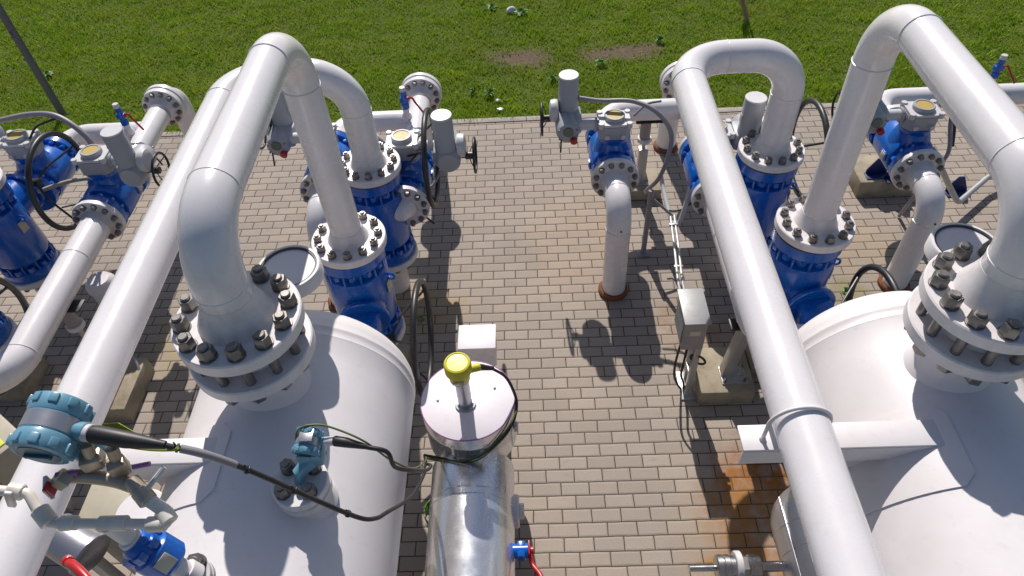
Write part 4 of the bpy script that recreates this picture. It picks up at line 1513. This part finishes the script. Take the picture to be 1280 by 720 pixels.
part('round_cover', b, M['white'], t)
b = MB()
b.tube(spline([(-2.26, 1.58, 1.02), (-2.16, 1.52, .92), (-2.06, 1.50, .80), (-2.02, 1.46, .5), (-2.05, 1.42, .02)]), .03, 14)
part('hose', b, M['conduit'], t)
t = thing('cabinet', 'grey instrument cabinet with yellow sticker at the left edge', 'cabinet', (-3.30, 2.25, 0))
rz = Matrix.Rotation(-.62, 3, 'Z')
b = MB()
b.box((-3.36, 2.26, .72), (.36, .26, .56), rz, bev=.012)
part('box', b, M['beige'], t)
b = MB()
b.box((-3.36, 2.26, .22), (.06, .06, .44), bev=.004)
part('post', b, M['galv'], t)
b = MB()
b.box(V((-3.36, 2.26, 1.004)) + rz @ V((.08, -.02, 0)), (.11, .11, .006), rz, bev=.001)
part('sticker', b, M['lime'], t)
# small clutter behind the long left pipe: support under slanting pipe, loops of cable
jack('grey jack post under slanting pipe at far left', -3.50, 3.45, .0)
b = MB()
b.lathe([(.11, -.02), (.11, .30), (.125, .31), (.125, .35), (.09, .40), (0, .40)], (-3.72, 4.16, 0), (0, 0, 1), 32)
single('capped_stub', b, M['flangewhite'], 'short white capped stub below the slanting far left pipe', 'pipe stub', (-3.72, 4.16, 0))
cable('signal_cable', [(-3.55, 3.25, .02), (-3.50, 3.15, .14), (-3.40, 3.10, .05), (-3.35, 3.25, .18), (-3.30, 3.40, .25), (-3.42, 3.52, .45)], .012, 'cable', 'black cable coiled on paving beside the far left jack post')
cable('signal_cable', [(-3.30, 3.30, .02), (-3.25, 3.20, .10), (-3.18, 3.35, .16), (-3.30, 3.50, .30)], .014, 'conduit', 'grey cable bundle on paving near the shaded concrete block')
cable('lifting_hose', [(-.72, 2.92, .02), (-.69, 2.86, .35), (-.66, 2.78, .50), (-.63, 2.70, .35), (-.62, 2.66, .02)], .018, 'conduit', 'grey hose standing up below black handwheel beside the drum', 'hose')

# ------------------------------------------------------------------ lawn details
def weed(label, x, y, n, h, sp):
    t = thing('weed', label, 'weed', (x, y, -.02), 'leafy weeds on the lawn')
    b = MB()
    for k in range(n):
        a = rng.uniform(0, 2 * PI)
        l = rng.uniform(.6, 1.0) * sp
        d = V((math.cos(a), math.sin(a), 0))
        s = V((-d.y, d.x, 0)) * l * .22
        o = V((x, y, -.02))
        hh = h * rng.uniform(.5, 1.)
        p1 = o + d * l * .5 + V((0, 0, hh))
        p2 = o + d * l + V((0, 0, hh * rng.uniform(.3, .9)))
        i = len(b.v)
        b.add([o, p1 - s, p1 + s, p2], [[0, 1, 2], [1, 3, 2]])
    part('leaves', b, M['stem'], t)
for i, (x, y, n, h, sp, lab) in enumerate((
        (-.02, 9.35, 22, .08, .12, 'broad leafy weed beside the pale stone at top edge'),
        (-.42, 9.55, 16, .07, .10, 'small weed at top edge left of the pale stone'),
        (-.42, 7.35, 18, .10, .09, 'bright weed near kerb beside litter'),
        (-.62, 7.42, 14, .08, .08, 'smaller weed left of the litter'),
        (.33, 7.62, 16, .09, .09, 'weed below the bare soil patch'),
        (.95, 7.95, 18, .07, .10, 'weed between the two bare soil patches'),
        (-6.2, 8.3, 14, .07, .10, 'weed on the lawn right of mast'),
        (1.75, 8.42, 14, .09, .09, 'weed at the right end of bare soil'),
        (-.74, 2.16, 20, .16, .10, 'green weed on paving between left vessel and steel drum'),
        (2.70, 4.05, 14, .05, .07, 'small weed in the paving behind the right arch'),
        (-.98, 3.92, 12, .04, .06, 'tiny weed in paving beside the left upright valves'))):
    weed(lab, x, y, n, h, sp)
def rock(name, label, x, y, r, mat, sq=.6):
    bm = bmesh.new()
    bmesh.ops.create_icosphere(bm, subdivisions=3, radius=r)
    rs = np.random.default_rng(int(abs(x * 100)) + 3)
    off = rs.uniform(0, 10, 3)
    for v in bm.verts:
        f = 1 + .25 * math.sin(v.co.x / r * 2.3 + off[0]) * math.cos(v.co.y / r * 2.9 + off[1])
        v.co = V((v.co.x * f, v.co.y * f * .75, v.co.z * sq * f)) + V((x, y, r * sq * .3))
    b = MB()
    bm.verts.index_update()
    b.add([v.co for v in bm.verts], [[v.index for v in f.verts] for f in bm.faces])
    bm.free()
    return single(name, b, M[mat], label, 'stone' if mat == 'stone' else 'litter', (x, y, 0))
rock('stone', 'pale stone on the lawn at the top edge', -.16, 9.42, .075, 'stone')
rock('paper_scrap', 'crumpled white litter on grass near the kerb', -.33, 7.22, .032, 'lite')
rock('paper_scrap', 'flat grey litter lying below the crumpled white one', -.30, 7.05, .038, 'galv', .3)
t = thing('reed_plume', 'dry straw coloured grass plume standing on the lawn, top edge', 'dry grass', (2.92, 8.95, 0))
b = MB()
for k in range(36):
    a, l = rng.uniform(0, 2 * PI), rng.uniform(0, 1)
    f = rng.uniform(.0, .05)
    o0 = V((2.95 + .03 * math.cos(a) * l, 8.86 + .03 * math.sin(a) * l - f, -.02))
    p1 = V((2.86 + .055 * math.cos(a) * l, 9.04, .28 + .05 * l))
    p2 = V((2.76 + .075 * math.cos(a) * l, 9.16 + .06 * math.sin(a), .60 + .2 * l))
    b.tube(spline([o0, p1, p2], 4), .0075, 4)
part('stalks', b, M['straw'], t)
sn = M['straw'].node_tree
tr_ = N(sn, 'ShaderNodeBsdfTranslucent')
tr_.inputs['Color'].default_value = (.85, .76, .52, 1)
mx_ = N(sn, 'ShaderNodeMixShader')
mx_.inputs[0].default_value = .7
sn.links.new(sn.nodes['Principled BSDF'].outputs[0], mx_.inputs[1])
sn.links.new(tr_.outputs[0], mx_.inputs[2])
sn.links.new(mx_.outputs[0], sn.nodes['Material Output'].inputs['Surface'])

# ------------------------------------------------------------------ camera, light, world
def build_camera():
    f, th, roll, yaw, H = 883.8, .8319, .0685, -.0433, 4.6623
    fw = V((math.sin(yaw) * math.cos(th), math.cos(yaw) * math.cos(th), -math.sin(th)))
    r = fw.cross(V((0, 0, 1))).normalized()
    d = fw.cross(r)
    r2 = r * math.cos(roll) + d * math.sin(roll)
    up = -(d * math.cos(roll) - r * math.sin(roll))
    cam = bpy.data.cameras.new('camera')
    cam.sensor_width = 36
    cam.lens = 36 * f / 1280
    cam.clip_end = 1000
    cam.clip_start = .05
    o = bpy.data.objects.new('camera', cam)
    COL.objects.link(o)
    m = Matrix((r2, up, -fw)).transposed().to_4x4()
    m.translation = V((0, 0, H))
    o.matrix_world = m
    S.camera = o
build_camera()

SUN = V((.135, -1.02, -1.0)).normalized()     # direction the light travels
sun = bpy.data.lights.new('sun', 'SUN')
sun.energy = 4.9
sun.angle = math.radians(.53)
sun.color = (1.0, .95, .89)
so = bpy.data.objects.new('sun', sun)
COL.objects.link(so)
so.rotation_euler = SUN.to_track_quat('-Z', 'Y').to_euler()
w = bpy.data.worlds.new('World')
S.world = w
w.use_nodes = True
nt = w.node_tree
sky = nt.nodes.new('ShaderNodeTexSky')
sky.sky_type = 'NISHITA'
sky.sun_disc = False
sky.sun_elevation = math.asin(-SUN.z)
sky.sun_rotation = math.atan2(-SUN.x, -SUN.y)
sky.air_density = 1.0
sky.dust_density = 1.0
nt.links.new(sky.outputs[0], nt.nodes['Background'].inputs['Color'])
nt.nodes['Background'].inputs['Strength'].default_value = .080
S.view_settings.view_transform = 'Standard'
S.view_settings.look = 'None'
S.view_settings.exposure = 0.0
S.view_settings.gamma = 1.0
